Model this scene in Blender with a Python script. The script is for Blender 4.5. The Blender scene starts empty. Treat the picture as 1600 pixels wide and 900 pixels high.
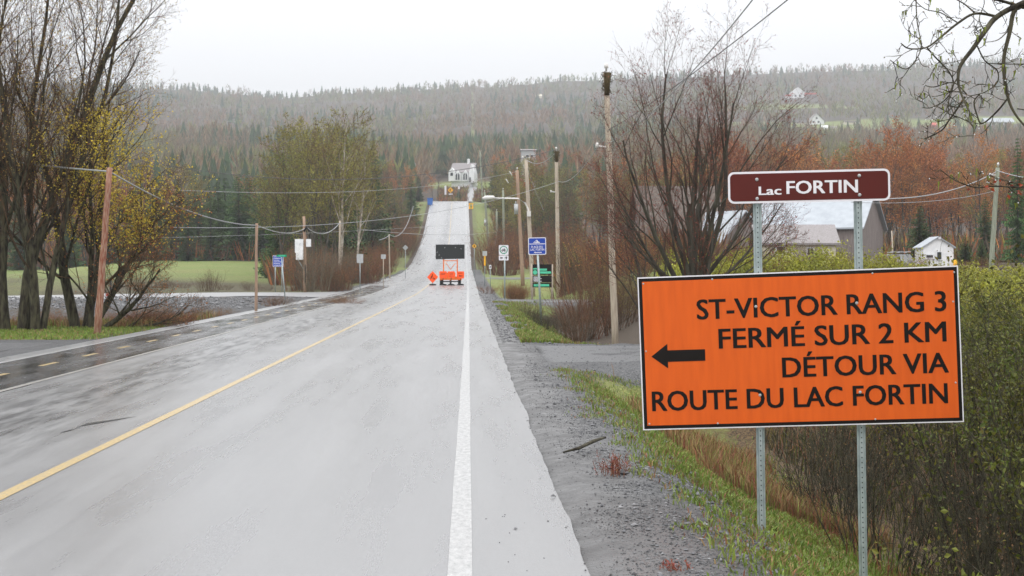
import bpy, math, random
import numpy as np
from mathutils import Vector, Matrix, Euler

R = math.radians
SC = bpy.context.scene
COL = SC.collection
F = 2400.0            # focal length in photo pixels
HX, HY = 737.0, 420.0 # where the straight near road vanishes
CAMZ = 1.7

# ------------------------------------------------------------------ camera
cd = bpy.data.cameras.new('camera')
cam = bpy.data.objects.new('camera', cd)
COL.objects.link(cam)
cam.location = (0, 0, CAMZ)
cam.rotation_euler = (R(90), 0, 0)
cd.sensor_width = 36
cd.lens = 54
cd.shift_x = (800 - HX) / 1600
cd.shift_y = (HY - 450) / 1600
cd.clip_start = 0.1
cd.clip_end = 9000
cd.dof.use_dof = True
cd.dof.focus_distance = 13.0
cd.dof.aperture_fstop = 11.0
SC.camera = cam

# ------------------------------------------------------------------ world, sun, exposure
SUN_EL, SUN_AZ = R(48), R(200)
wd_ = bpy.data.worlds.new('World')
SC.world = wd_
wd_.use_nodes = True
nt = wd_.node_tree
nt.nodes.clear()
out = nt.nodes.new('ShaderNodeOutputWorld')
bg = nt.nodes.new('ShaderNodeBackground')
sky = nt.nodes.new('ShaderNodeTexSky')
sky.sky_type = 'NISHITA'
sky.sun_disc = False
sky.sun_elevation = SUN_EL
sky.sun_rotation = SUN_AZ
sky.air_density = 1.0
sky.dust_density = 4.0
hs = nt.nodes.new('ShaderNodeHueSaturation')
hs.inputs['Saturation'].default_value = 0.12
# overcast layer: CIE overcast sky, horizon to zenith 1:3
tc = nt.nodes.new('ShaderNodeTexCoord')
sp = nt.nodes.new('ShaderNodeSeparateXYZ')
mx = nt.nodes.new('ShaderNodeMapRange')
mx.inputs['From Min'].default_value = 0.0
mx.inputs['From Max'].default_value = 1.0
mx.inputs['To Min'].default_value = 9.6
mx.inputs['To Max'].default_value = 36.0
cl = nt.nodes.new('ShaderNodeVectorMath'); cl.operation = 'SCALE'
cl.inputs[0].default_value = (0.995, 0.998, 1.02)
mix = nt.nodes.new('ShaderNodeMix'); mix.data_type = 'RGBA'
mix.inputs[0].default_value = 0.9
nt.links.new(tc.outputs['Generated'], sp.inputs[0])
nt.links.new(sp.outputs['Z'], mx.inputs['Value'])
nt.links.new(mx.outputs['Result'], cl.inputs['Scale'])
nt.links.new(sky.outputs[0], hs.inputs['Color'])
nt.links.new(hs.outputs[0], mix.inputs[6])
nt.links.new(cl.outputs[0], mix.inputs[7])
nt.links.new(mix.outputs[2], bg.inputs['Color'])
bg.inputs['Strength'].default_value = 0.1
nt.links.new(bg.outputs[0], out.inputs['Surface'])

sd = bpy.data.lights.new('sun', 'SUN')
sd.energy = 0.5
sd.angle = R(40)
sd.color = (1.0, 0.98, 0.95)
sun = bpy.data.objects.new('sun', sd)
COL.objects.link(sun)
sun.rotation_euler = (R(90) - SUN_EL, 0, R(180) - SUN_AZ)
sun.location = (0, 0, 400)

SC.view_settings.view_transform = 'Standard'
SC.view_settings.look = 'None'
SC.view_settings.exposure = 0.0
SC.view_settings.gamma = 1.0
SC.cycles.volume_bounces = 0
SC.cycles.max_bounces = 5
SC.cycles.transparent_max_bounces = 6

# ------------------------------------------------------------------ materials
MATS = {}
def mat(name, col, rough=0.7, var=0.0, scale=5.0, col2=None, spec=0.28, bump=0.0, bscale=None,
        isl=0.0, objr=0.0, metal=0.0, trans=0.0, detail=4.0, coat=0.0, mapscale=None):
    """procedural surface: two-tone noise, per-piece and per-object value variation, fine relief"""
    m = bpy.data.materials.new(name); MATS[name] = m
    m.use_nodes = True
    n = m.node_tree; N = n.nodes; L = n.links
    p = N['Principled BSDF']
    p.inputs['Roughness'].default_value = rough
    p.inputs['Metallic'].default_value = metal
    p.inputs['Specular IOR Level'].default_value = spec
    p.inputs['Coat Weight'].default_value = coat
    tc = N.new('ShaderNodeTexCoord')
    src = tc.outputs['Object']
    if mapscale:
        mp = N.new('ShaderNodeMapping'); mp.inputs['Scale'].default_value = mapscale
        L.new(src, mp.inputs[0]); src = mp.outputs[0]
    nz = N.new('ShaderNodeTexNoise'); nz.inputs['Scale'].default_value = scale
    nz.inputs['Detail'].default_value = detail
    L.new(src, nz.inputs['Vector'])
    mr = N.new('ShaderNodeMapRange')
    mr.inputs['From Min'].default_value = 0.35; mr.inputs['From Max'].default_value = 0.65
    L.new(nz.outputs['Fac'], mr.inputs['Value'])
    mixc = N.new('ShaderNodeMix'); mixc.data_type = 'RGBA'
    c2 = col2 if col2 else tuple(c * (1 - var) for c in col)
    mixc.inputs[6].default_value = (*col, 1); mixc.inputs[7].default_value = (*c2, 1)
    L.new(mr.outputs[0], mixc.inputs[0])
    last = mixc.outputs[2]
    if isl or objr:
        hsv = N.new('ShaderNodeHueSaturation')
        L.new(last, hsv.inputs['Color'])
        def rng_node(sock, amt, base=1.0):
            r = N.new('ShaderNodeMapRange')
            r.inputs['To Min'].default_value = base - amt; r.inputs['To Max'].default_value = base + amt
            L.new(sock, r.inputs['Value']); return r.outputs[0]
        vals = []
        if isl:
            g = N.new('ShaderNodeNewGeometry'); vals.append(rng_node(g.outputs['Random Per Island'], isl))
        if objr:
            o = N.new('ShaderNodeObjectInfo'); vals.append(rng_node(o.outputs['Random'], objr))
            L.new(rng_node(o.outputs['Random'], objr * 0.05, 0.5), hsv.inputs['Hue'])
        if len(vals) == 2:
            mm = N.new('ShaderNodeMath'); mm.operation = 'MULTIPLY'
            L.new(vals[0], mm.inputs[0]); L.new(vals[1], mm.inputs[1]); v = mm.outputs[0]
        else:
            v = vals[0]
        L.new(v, hsv.inputs['Value'])
        last = hsv.outputs['Color']
    L.new(last, p.inputs['Base Color'])
    if bump:
        b = N.new('ShaderNodeBump'); b.inputs['Strength'].default_value = bump; b.inputs['Distance'].default_value = 0.02
        n2 = N.new('ShaderNodeTexNoise'); n2.inputs['Scale'].default_value = bscale or scale * 4
        n2.inputs['Detail'].default_value = 5
        L.new(src, n2.inputs['Vector']); L.new(n2.outputs['Fac'], b.inputs['Height']); L.new(b.outputs[0], p.inputs['Normal'])
    if trans:
        tr = N.new('ShaderNodeBsdfTranslucent'); L.new(last, tr.inputs['Color'])
        ms = N.new('ShaderNodeMixShader'); ms.inputs[0].default_value = trans
        L.new(p.outputs[0], ms.inputs[1]); L.new(tr.outputs[0], ms.inputs[2])
        L.new(ms.outputs[0], N['Material Output'].inputs['Surface'])
    return m

bark_grey = mat('bark_grey', (0.038, 0.030, 0.024), 0.9, col2=(0.085, 0.080, 0.060), scale=6, bump=0.8, mapscale=(1, 1, .25))
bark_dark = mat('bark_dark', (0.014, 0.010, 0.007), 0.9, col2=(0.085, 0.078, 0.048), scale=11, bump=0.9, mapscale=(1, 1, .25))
twig_red = mat('twig_red', (0.085, 0.036, 0.026), 0.8, col2=(0.10, 0.050, 0.032), scale=3)
twig_brown = mat('twig_brown', (0.125, 0.075, 0.038), 0.85, col2=(0.065, 0.043, 0.025), scale=3, isl=.3, objr=.2)
twig_grey = mat('twig_grey', (0.14, 0.115, 0.078), 0.85, col2=(0.095, 0.075, 0.05), scale=3, isl=.3, objr=.2)
twig_rust = mat('twig_rust', (0.17, 0.072, 0.034), 0.85, col2=(0.11, 0.055, 0.030), scale=3, isl=.3, objr=.25)
bud_red = mat('bud_red', (0.27, 0.060, 0.042), 0.6, var=.4, scale=9, isl=.4)
bud_rust = mat('bud_rust', (0.42, 0.145, 0.045), 0.85, col2=(0.28, 0.12, 0.045), scale=.5, isl=.4, objr=.25, trans=.2)
bud_olive = mat('bud_olive', (0.235, 0.215, 0.045), 0.85, col2=(0.17, 0.145, 0.038), scale=.5, isl=.4, objr=.25, trans=.2)
bud_green = mat('bud_green', (0.145, 0.19, 0.035), 0.8, col2=(0.15, 0.15, 0.04), scale=.5, isl=.4, objr=.25, trans=.2)
bud_brown = mat('bud_brown', (0.17, 0.095, 0.045), 0.8, col2=(0.11, 0.07, 0.035), scale=.5, isl=.4, objr=.25)
needle = mat('needle', (0.034, 0.070, 0.020), 0.85, col2=(0.068, 0.110, 0.030), scale=1.2, isl=.35, objr=.3)
needle2 = mat('needle_light', (0.070, 0.110, 0.026), 0.85, col2=(0.040, 0.075, 0.022), scale=1.2, isl=.35, objr=.3)
catkin = mat('catkin_yellow', (0.62, 0.46, 0.04), 0.7, col2=(0.44, 0.36, 0.06), scale=2, isl=.35, trans=.3)
leafbud = mat('leaf_bud_ochre', (0.40, 0.27, 0.06), 0.7, col2=(0.24, 0.17, 0.05), scale=2, isl=.35, trans=.3)
leaf_green = mat('leaf_green', (0.060, 0.085, 0.014), 0.6, col2=(0.15, 0.125, 0.024), scale=.7, isl=.55, objr=.2, trans=.3)
leaf_yel = mat('leaf_yellow_green', (0.30, 0.29, 0.035), 0.5, col2=(0.17, 0.19, 0.035), scale=.8, isl=.4, objr=.2, trans=.3)
leaf_new = mat('leaf_new', (0.30, 0.36, 0.06), 0.5, var=.3, isl=.3, trans=.4)
leaf_redtip = mat('leaf_redtip', (0.38, 0.07, 0.03), 0.4, var=.4, scale=12, isl=.3, trans=.3)
grass_green = mat('grass_green', (0.115, 0.185, 0.030), 0.55, col2=(0.17, 0.21, 0.04), scale=1.5, isl=.4, trans=.25)
grass_dry = mat('grass_dry', (0.27, 0.20, 0.085), 0.7, col2=(0.19, 0.12, 0.055), scale=1.5, isl=.4, trans=.2)
weed_red = mat('weed_red', (0.17, 0.055, 0.032), 0.7, col2=(0.22, 0.10, 0.05), scale=1.5, isl=.4)
wood_pole = mat('pole_wood', (0.46, 0.39, 0.31), 0.85, col2=(0.33, 0.275, 0.215), scale=8, bump=.5, mapscale=(3, 3, .3))
wood_red = mat('pole_wood_red', (0.20, 0.062, 0.034), 0.8, col2=(0.32, 0.21, 0.15), scale=9, bump=.5, mapscale=(3, 3, .5))
wood_new = mat('pole_wood_new', (0.34, 0.225, 0.15), 0.8, col2=(0.27, 0.19, 0.14), scale=7, bump=.5, mapscale=(3, 3, .3))
wood_green = mat('pole_wood_green', (0.27, 0.29, 0.22), 0.8, col2=(0.20, 0.215, 0.16), scale=7, bump=.5, mapscale=(3, 3, .3))
galv = mat('galvanised_steel', (0.36, 0.41, 0.41), 0.42, col2=(0.26, 0.31, 0.31), scale=14, metal=.45)
steel_dark = mat('steel_dark', (0.03, 0.03, 0.032), 0.5, var=.3)
alu = mat('sign_back_aluminium', (0.42, 0.43, 0.43), 0.5, var=.15, metal=.3)
orange = mat('sign_orange', (0.62, 0.100, 0.007), 0.5, col2=(0.56, 0.086, 0.006), scale=4, spec=.25, mapscale=(5, 5, .6))
orange_bright = mat('sign_orange_bright', (0.95, 0.10, 0.012), 0.5, var=.06)
black_paint = mat('black_sheeting', (0.008, 0.006, 0.005), 0.45, var=.1, spec=.15)
brown_sign = mat('sign_brown', (0.085, 0.009, 0.006), 0.45, col2=(0.075, 0.008, 0.005), scale=2.5, spec=.25)
white_sheet = mat('white_sheeting', (0.70, 0.68, 0.71), 0.4, var=.06)
blue_sign = mat('sign_blue', (0.012, 0.055, 0.36), 0.4, var=.1)
green_sign = mat('sign_green', (0.0, 0.24, 0.12), 0.4, var=.1)
mint = mat('sign_mint', (0.08, 0.50, 0.30), 0.45, var=.1)
yellow_sign = mat('sign_yellow', (0.85, 0.42, 0.01), 0.5, var=.1)
orange_metal = mat('orange_painted_steel', (0.78, 0.17, 0.02), 0.45, var=.25, scale=8)
rubber = mat('rubber', (0.018, 0.018, 0.019), 0.7, var=.3)
led_black = mat('message_board_face', (0.018, 0.022, 0.022), 0.5, var=.4, scale=30)
white_paint = mat('white_painted_wood', (0.74, 0.74, 0.74), 0.6, col2=(0.64, 0.65, 0.66), scale=4)
cream = mat('cream_siding', (0.62, 0.57, 0.45), 0.7, var=.15, scale=3)
grey_wood = mat('weathered_boards', (0.23, 0.195, 0.18), 0.9, col2=(0.15, 0.125, 0.115), scale=3, mapscale=(6, 6, .4))
grey_shingle = mat('grey_shingles', (0.27, 0.25, 0.25), 0.85, col2=(0.20, 0.185, 0.18), scale=9)
tin = mat('tin_roof', (0.36, 0.385, 0.41), 0.5, col2=(0.30, 0.325, 0.35), scale=1.5, metal=.25)
brown_shingle = mat('brown_shingles', (0.085, 0.066, 0.055), 0.9, col2=(0.12, 0.095, 0.08), scale=3)
red_roof = mat('red_roof', (0.50, 0.075, 0.05), 0.6, var=.15)
dark_glass = mat('window_glass', (0.03, 0.035, 0.04), 0.12, var=.1)
insul = mat('insulator', (0.62, 0.60, 0.58), 0.3, var=.1)
cable_grey = mat('cable_grey', (0.30, 0.31, 0.31), 0.5, var=.1)
cable_dark = mat('cable_dark', (0.09, 0.09, 0.09), 0.5, var=.1)
moss = mat('moss_rust', (0.07, 0.05, 0.02), 0.9, var=.4, scale=20)
tar = mat('tar_seal', (0.012, 0.012, 0.012), 0.35, var=.1)
box_blue = mat('box_blue', (0.02, 0.12, 0.42), 0.5, var=.1)

def wet_mat(name, base, base2, rlo, rhi, streak, grav=0.0):
    """rain-wet asphalt: water film with patchy roughness, tyre streaks along the road, aggregate relief"""
    m = bpy.data.materials.new(name); m.use_nodes = True
    N = m.node_tree.nodes; L = m.node_tree.links
    p = N['Principled BSDF']
    tc = N.new('ShaderNodeTexCoord')
    mp = N.new('ShaderNodeMapping'); mp.inputs['Scale'].default_value = streak
    L.new(tc.outputs['Object'], mp.inputs[0])
    n1 = N.new('ShaderNodeTexNoise'); n1.inputs['Scale'].default_value = 1.0; n1.inputs['Detail'].default_value = 8; n1.inputs['Roughness'].default_value = .65
    L.new(mp.outputs[0], n1.inputs['Vector'])
    n2 = N.new('ShaderNodeTexNoise'); n2.inputs['Scale'].default_value = 85; n2.inputs['Detail'].default_value = 4
    L.new(tc.outputs['Object'], n2.inputs['Vector'])
    r1 = N.new('ShaderNodeMapRange'); r1.inputs['From Min'].default_value = .38; r1.inputs['From Max'].default_value = .66
    r1.inputs['To Min'].default_value = rlo; r1.inputs['To Max'].default_value = rhi
    L.new(n1.outputs['Fac'], r1.inputs['Value']); L.new(r1.outputs[0], p.inputs['Roughness'])
    mc = N.new('ShaderNodeMix'); mc.data_type = 'RGBA'
    mc.inputs[6].default_value = (*base, 1); mc.inputs[7].default_value = (*base2, 1)
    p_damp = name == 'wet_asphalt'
    ad = N.new('ShaderNodeMath'); ad.operation = 'ADD'
    L.new(n1.outputs['Fac'], ad.inputs[0]); L.new(n2.outputs['Fac'], ad.inputs[1])
    r2 = N.new('ShaderNodeMapRange'); r2.inputs['From Min'].default_value = .7; r2.inputs['From Max'].default_value = 1.3
    L.new(ad.outputs[0], r2.inputs['Value']); L.new(r2.outputs[0], mc.inputs[0])
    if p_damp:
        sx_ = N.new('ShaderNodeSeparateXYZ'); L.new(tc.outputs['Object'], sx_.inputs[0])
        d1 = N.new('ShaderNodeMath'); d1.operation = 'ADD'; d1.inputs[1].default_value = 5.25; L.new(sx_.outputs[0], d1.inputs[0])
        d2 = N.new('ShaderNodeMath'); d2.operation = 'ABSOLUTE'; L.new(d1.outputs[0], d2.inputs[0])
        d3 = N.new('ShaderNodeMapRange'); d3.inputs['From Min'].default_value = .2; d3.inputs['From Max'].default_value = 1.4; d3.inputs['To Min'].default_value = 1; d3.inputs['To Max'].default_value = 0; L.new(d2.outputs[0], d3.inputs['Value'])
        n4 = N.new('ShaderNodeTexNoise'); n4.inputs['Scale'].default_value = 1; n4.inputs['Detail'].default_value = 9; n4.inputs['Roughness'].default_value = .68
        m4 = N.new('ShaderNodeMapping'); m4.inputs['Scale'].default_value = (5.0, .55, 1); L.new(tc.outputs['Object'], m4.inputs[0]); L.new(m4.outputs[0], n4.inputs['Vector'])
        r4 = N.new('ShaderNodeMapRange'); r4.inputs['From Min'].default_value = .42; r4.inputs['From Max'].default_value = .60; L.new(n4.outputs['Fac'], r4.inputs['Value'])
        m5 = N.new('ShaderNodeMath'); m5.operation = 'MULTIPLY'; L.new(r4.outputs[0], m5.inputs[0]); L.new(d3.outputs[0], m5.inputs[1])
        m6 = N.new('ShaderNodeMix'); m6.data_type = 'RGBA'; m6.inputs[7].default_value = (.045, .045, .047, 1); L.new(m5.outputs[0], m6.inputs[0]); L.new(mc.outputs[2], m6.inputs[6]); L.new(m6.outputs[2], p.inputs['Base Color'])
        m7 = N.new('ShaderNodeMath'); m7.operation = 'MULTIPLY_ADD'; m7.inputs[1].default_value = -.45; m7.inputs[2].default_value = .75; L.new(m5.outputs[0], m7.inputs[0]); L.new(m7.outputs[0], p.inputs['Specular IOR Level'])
    else: L.new(mc.outputs[2], p.inputs['Base Color'])
    b = N.new('ShaderNodeBump'); b.inputs['Strength'].default_value = .10; b.inputs['Distance'].default_value = .003
    L.new(n2.outputs['Fac'], b.inputs['Height']); L.new(b.outputs[0], p.inputs['Normal'])
    p.inputs['IOR'].default_value = 1.5
    if not p_damp: p.inputs['Specular IOR Level'].default_value = 0.75
    return m
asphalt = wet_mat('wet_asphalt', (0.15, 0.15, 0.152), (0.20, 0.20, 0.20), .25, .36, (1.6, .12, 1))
asphalt_side = wet_mat('wet_asphalt_side', (0.15, 0.15, 0.152), (0.22, 0.22, 0.22), .36, .5, (.2, 1.0, 1))
line_white = wet_mat('road_paint_white', (0.42, 0.42, 0.41), (0.17, 0.17, 0.17), .28, .42, (24, 9, 1))
line_yellow = wet_mat('road_paint_yellow', (0.50, 0.34, 0.09), (0.22, 0.19, 0.14), .28, .42, (26, 9, 1))
line_pale = wet_mat('road_paint_worn', (0.33, 0.31, 0.27), (0.15, 0.15, 0.15), .28, .42, (20, 8, 1))

def ground_mat():
    m = bpy.data.materials.new('ground_cover'); m.use_nodes = True
    N = m.node_tree.nodes; L = m.node_tree.links
    p = N['Principled BSDF']
    at = N.new('ShaderNodeAttribute'); at.attribute_name = 'zone'
    sep = N.new('ShaderNodeSeparateColor'); L.new(at.outputs['Color'], sep.inputs[0])
    tc = N.new('ShaderNodeTexCoord')
    def noise(s, d=5):
        n = N.new('ShaderNodeTexNoise'); n.inputs['Scale'].default_value = s; n.inputs['Detail'].default_value = d
        L.new(tc.outputs['Object'], n.inputs['Vector']); return n.outputs['Fac']
    def ramp(fac, a, b, lo=.38, hi=.62):
        r = N.new('ShaderNodeMapRange'); r.inputs['From Min'].default_value = lo; r.inputs['From Max'].default_value = hi
        L.new(fac, r.inputs['Value'])
        mm = N.new('ShaderNodeMix'); mm.data_type = 'RGBA'
        mm.inputs[6].default_value = (*a, 1); mm.inputs[7].default_value = (*b, 1)
        L.new(r.outputs[0], mm.inputs[0]); return mm.outputs[2]
    nb = noise(1.3); nf = noise(28, 6); nm = noise(6)
    def edge(sock, width=.25, ns=None):
        a = N.new('ShaderNodeMath'); a.operation = 'ADD'
        s = N.new('ShaderNodeMath'); s.operation = 'MULTIPLY_ADD'; s.inputs[1].default_value = 1.1; s.inputs[2].default_value = -.55
        L.new(ns or nm, s.inputs[0]); L.new(s.outputs[0], a.inputs[0]); L.new(sock, a.inputs[1])
        r = N.new('ShaderNodeMapRange'); r.inputs['From Min'].default_value = .5 - width; r.inputs['From Max'].default_value = .5 + width
        L.new(a.outputs[0], r.inputs['Value']); return r.outputs[0]
    def mixc(f, a, b):
        mm = N.new('ShaderNodeMix'); mm.data_type = 'RGBA'; L.new(f, mm.inputs[0]); L.new(a, mm.inputs[6]); L.new(b, mm.inputs[7]); return mm.outputs[2]
    litter = ramp(nf, (0.028, 0.020, 0.013), (0.065, 0.045, 0.027))
    gravel = ramp(nf, (0.020, 0.021, 0.023), (0.10, 0.10, 0.10))
    grass = ramp(nf, (0.050, 0.095, 0.014), (0.165, 0.235, 0.045))
    grass = mixc(edge(nb, .35, noise(.11, 6)), grass, ramp(nf, (0.10, 0.115, 0.03), (0.24, 0.22, 0.075)))
    dead = ramp(nf, (0.12, 0.080, 0.038), (0.035, 0.022, 0.014))
    c = mixc(edge(sep.outputs[2]), litter, dead)
    c = mixc(edge(sep.outputs[1]), c, grass)
    ge = edge(sep.outputs[0], .12)
    silt = N.new('ShaderNodeMix'); silt.data_type = 'RGBA'; silt.inputs[7].default_value = (.085, .084, .083, 1); L.new(at.outputs['Alpha'], silt.inputs[0]); L.new(gravel, silt.inputs[6])
    c = mixc(ge, c, silt.outputs[2])
    L.new(c, p.inputs['Base Color'])
    rr = N.new('ShaderNodeMapRange'); rr.inputs['To Min'].default_value = .95; rr.inputs['To Max'].default_value = .45
    rr.inputs['From Min'].default_value = 0.1; rr.inputs['From Max'].default_value = 1.0
    gm = N.new('ShaderNodeMath'); gm.operation = 'MULTIPLY'; L.new(ge, gm.inputs[0]); L.new(nb, gm.inputs[1])
    L.new(gm.outputs[0], rr.inputs['Value'])
    wm = N.new('ShaderNodeMath'); wm.operation = 'MULTIPLY'; L.new(at.outputs['Alpha'], wm.inputs[0]); L.new(edge(nb, .3, nm), wm.inputs[1])
    wr_ = N.new('ShaderNodeMix'); wr_.data_type = 'FLOAT'; L.new(wm.outputs[0], wr_.inputs[0]); L.new(rr.outputs[0], wr_.inputs[2]); wr_.inputs[3].default_value = .36
    L.new(wr_.outputs[0], p.inputs['Roughness']); p.inputs['Specular IOR Level'].default_value = .4
    b = N.new('ShaderNodeBump'); b.inputs['Distance'].default_value = .03
    bs = N.new('ShaderNodeMath'); bs.operation = 'MULTIPLY_ADD'; bs.inputs[1].default_value = -.35; bs.inputs[2].default_value = .9; L.new(wm.outputs[0], bs.inputs[0]); L.new(bs.outputs[0], b.inputs['Strength'])
    L.new(nf, b.inputs['Height']); L.new(b.outputs[0], p.inputs['Normal'])
    return m
ground = ground_mat()
gravel_mat = mat('gravel_drive', (0.040, 0.041, 0.044), 0.5, col2=(0.125, 0.125, 0.125), scale=22, bump=.8, bscale=34, detail=8)
stone_mat = mat('gravel_stone', (0.15, 0.15, 0.152), 0.45, col2=(0.040, 0.041, 0.045), scale=11, isl=.55)

# ------------------------------------------------------------------ naming and mesh helpers
def tag(o, label=None, cat=None, group=None, kind=None):
    if label: o['label'] = label
    if cat: o['category'] = cat
    if group: o['group'] = group
    if kind: o['kind'] = kind
    return o

class MB:
    """collects vertex and face arrays and links them as one mesh object"""
    def __init__(s): s.v = []; s.f = []; s.n = 0
    def add(s, v, f, mi=0, smooth=False):
        v = np.asarray(v, dtype=np.float32).reshape(-1, 3); f = np.asarray(f, dtype=np.int64)
        if f.ndim == 1: f = f.reshape(1, -1)
        s.v.append(v); s.f.append((f + s.n, mi, smooth)); s.n += len(v); return s
    def box(s, a, b, mi=0, M=None):
        (x0, y0, z0), (x1, y1, z1) = a, b
        v = np.array([[x0,y0,z0],[x1,y0,z0],[x1,y1,z0],[x0,y1,z0],[x0,y0,z1],[x1,y0,z1],[x1,y1,z1],[x0,y1,z1]], float)
        if M is not None: v = np.array([M @ Vector(q) for q in v])
        return s.add(v, [[0,3,2,1],[4,5,6,7],[0,1,5,4],[1,2,6,5],[2,3,7,6],[3,0,4,7]], mi)
    def prism(s, poly, y0, y1, mi=0, M=None):
        """outline in x,z pushed from y0 to y1"""
        n = len(poly)
        v = [(x, y0, z) for x, z in poly] + [(x, y1, z) for x, z in poly]
        if M is not None: v = [M @ Vector(q) for q in v]
        s.add(v, [list(range(n))], mi); s.f[-1] = (s.f[-1][0], mi, False)
        s.f.append((np.array([[i + s.n - 2*n for i in range(2*n - 1, n - 1, -1)]]), mi, False))
        s.f.append((np.array([[i, i + n, (i + 1) % n + n, (i + 1) % n] for i in range(n)]) + s.n - 2*n, mi, False))
        return s
    def tube(s, pts, rad, k=8, mi=0, cap=True):
        pts = [Vector(p) for p in pts]
        if not hasattr(rad, '__len__'): rad = [rad] * len(pts)
        vs = []
        for i, p in enumerate(pts):
            d = (pts[min(i+1, len(pts)-1)] - pts[max(i-1, 0)]).normalized()
            a = d.orthogonal().normalized() if abs(d.z) < .9 else Vector((1, 0, 0)) - d * d.x
            a.normalize(); b = d.cross(a)
            for j in range(k):
                t = 2*math.pi*j/k
                vs.append(p + (a*math.cos(t) + b*math.sin(t)) * rad[i])
        f = [[i*k+j, i*k+(j+1)%k, (i+1)*k+(j+1)%k, (i+1)*k+j] for i in range(len(pts)-1) for j in range(k)]
        s.add(vs, f, mi, True)
        if cap:
            base = s.n - len(vs)
            s.f.append((np.array([[base + j for j in range(k-1, -1, -1)]]), mi, False))
            s.f.append((np.array([[base + (len(pts)-1)*k + j for j in range(k)]]), mi, False))
        return s
    def segs(s, S, k=4, mi=0):
        """many tapered branch pieces at once: rows of p0, p1, r0, r1"""
        S = np.asarray(S, dtype=np.float64)
        if len(S) == 0: return s
        p0, p1, r0, r1 = S[:, 0:3], S[:, 3:6], S[:, 6:7], S[:, 7:8]
        d = p1 - p0; d /= np.maximum(np.linalg.norm(d, axis=1, keepdims=True), 1e-9)
        ref = np.where(np.abs(d[:, 2:3]) < .9, np.array([[0, 0, 1.]]), np.array([[1., 0, 0]]))
        a = np.cross(d, ref); a /= np.linalg.norm(a, axis=1, keepdims=True); b = np.cross(d, a)
        vs = []
        for (p, r) in ((p0, r0), (p1 + d * r1 * .3, r1)):
            for j in range(k):
                t = 2*math.pi*j/k
                vs.append(p + (a*math.cos(t) + b*math.sin(t)) * r)
        V = np.stack(vs, 1).reshape(-1, 3)
        base = (np.arange(len(S)) * 2*k)[:, None, None]
        f = np.array([[j, (j+1) % k, (j+1) % k + k, j + k] for j in range(k)])[None]
        return s.add(V, (base + f).reshape(-1, 4), mi, True)
    def build(s, name, mats, parent=None, link=True):
        me = bpy.data.meshes.new(name)
        V = np.concatenate(s.v) if s.v else np.zeros((0, 3), np.float32)
        loops = []; tot = []; mi = []; sm = []
        for f, m_, s_ in s.f:
            loops.append(f.ravel()); tot.append(np.full(len(f), f.shape[1])); mi.append(np.full(len(f), m_)); sm.append(np.full(len(f), s_))
        if not loops: raise ValueError('empty mesh ' + name)
        loops = np.concatenate(loops); tot = np.concatenate(tot)
        me.vertices.add(len(V)); me.vertices.foreach_set('co', V.astype(np.float32).ravel())
        me.loops.add(len(loops)); me.loops.foreach_set('vertex_index', loops.astype(np.int32))
        me.polygons.add(len(tot))
        me.polygons.foreach_set('loop_start', np.concatenate([[0], np.cumsum(tot)[:-1]]).astype(np.int32))
        me.polygons.foreach_set('loop_total', tot.astype(np.int32))
        me.polygons.foreach_set('material_index', np.concatenate(mi).astype(np.int32))
        me.polygons.foreach_set('use_smooth', np.concatenate(sm))
        for m_ in (mats if isinstance(mats, (list, tuple)) else [mats]): me.materials.append(m_)
        me.update(calc_edges=True)
        o = bpy.data.objects.new(name, me)
        if link: COL.objects.link(o)
        if parent is not None: o.parent = parent
        return o

def empty(name, loc, rz=0, rx=0, ry=0):
    o = bpy.data.objects.new(name, None); COL.objects.link(o)
    o.location = loc; o.rotation_euler = (rx, ry, rz); o.empty_display_size = .3
    return o
def copy_tree(o, parent=None):
    c = o.copy(); COL.objects.link(c); c.parent = parent
    for ch in KIDS.get(o.name, []): copy_tree(ch, c)
    return c
KIDS = {}
def kids_of(root):
    """remember a thing's children once so that copying is quick"""
    KIDS[root.name] = list(root.children)
    for c in root.children: kids_of(c)

def text_mesh(s, w, h, offset=0.0, name='lettering'):
    """flat lettering as a mesh, fitted to width w and capital height h, lower left corner at 0,0 in x,z"""
    cu = bpy.data.curves.new('t', 'FONT'); cu.body = s; cu.size = 1.0; cu.offset = offset; cu.resolution_u = 3
    o = bpy.data.objects.new('t', cu); COL.objects.link(o)
    dg = bpy.context.evaluated_depsgraph_get(); dg.update()
    me = bpy.data.meshes.new_from_object(o.evaluated_get(dg))
    bpy.data.objects.remove(o); bpy.data.curves.remove(cu)
    n = len(me.vertices); co = np.empty(n*3, np.float32); me.vertices.foreach_get('co', co); co = co.reshape(-1, 3)
    x0, x1 = co[:, 0].min(), co[:, 0].max()
    CAP = 0.729 if True else 1
    v = np.zeros_like(co); v[:, 0] = (co[:, 0] - x0) / (x1 - x0) * w; v[:, 2] = co[:, 1] / CAP * h
    f = [list(p.vertices) for p in me.polygons]
    bpy.data.meshes.remove(me)
    return v, f
def add_text(mb, s, x, z, w, h, y, offset=0.0, mi=0, th=.0015):
    v, f = text_mesh(s, w, h, 0.0)
    v = v + np.array([x, y - th, z]); b = mb.n
    by = {}
    for q in f: by.setdefault(len(q), []).append(q)
    e = offset * h * .5
    for c_, (ox, oz) in enumerate(((0, 0), (e, e*.4), (-e, -e*.4), (e, -e*.4), (-e, e*.4))):
        b = mb.n; mb.v.append((v + np.array([ox, -.0002*c_, oz])).astype(np.float32)); mb.n += len(v)
        for k, q in by.items(): mb.f.append((np.array(q) + b, mi, False))

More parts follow.
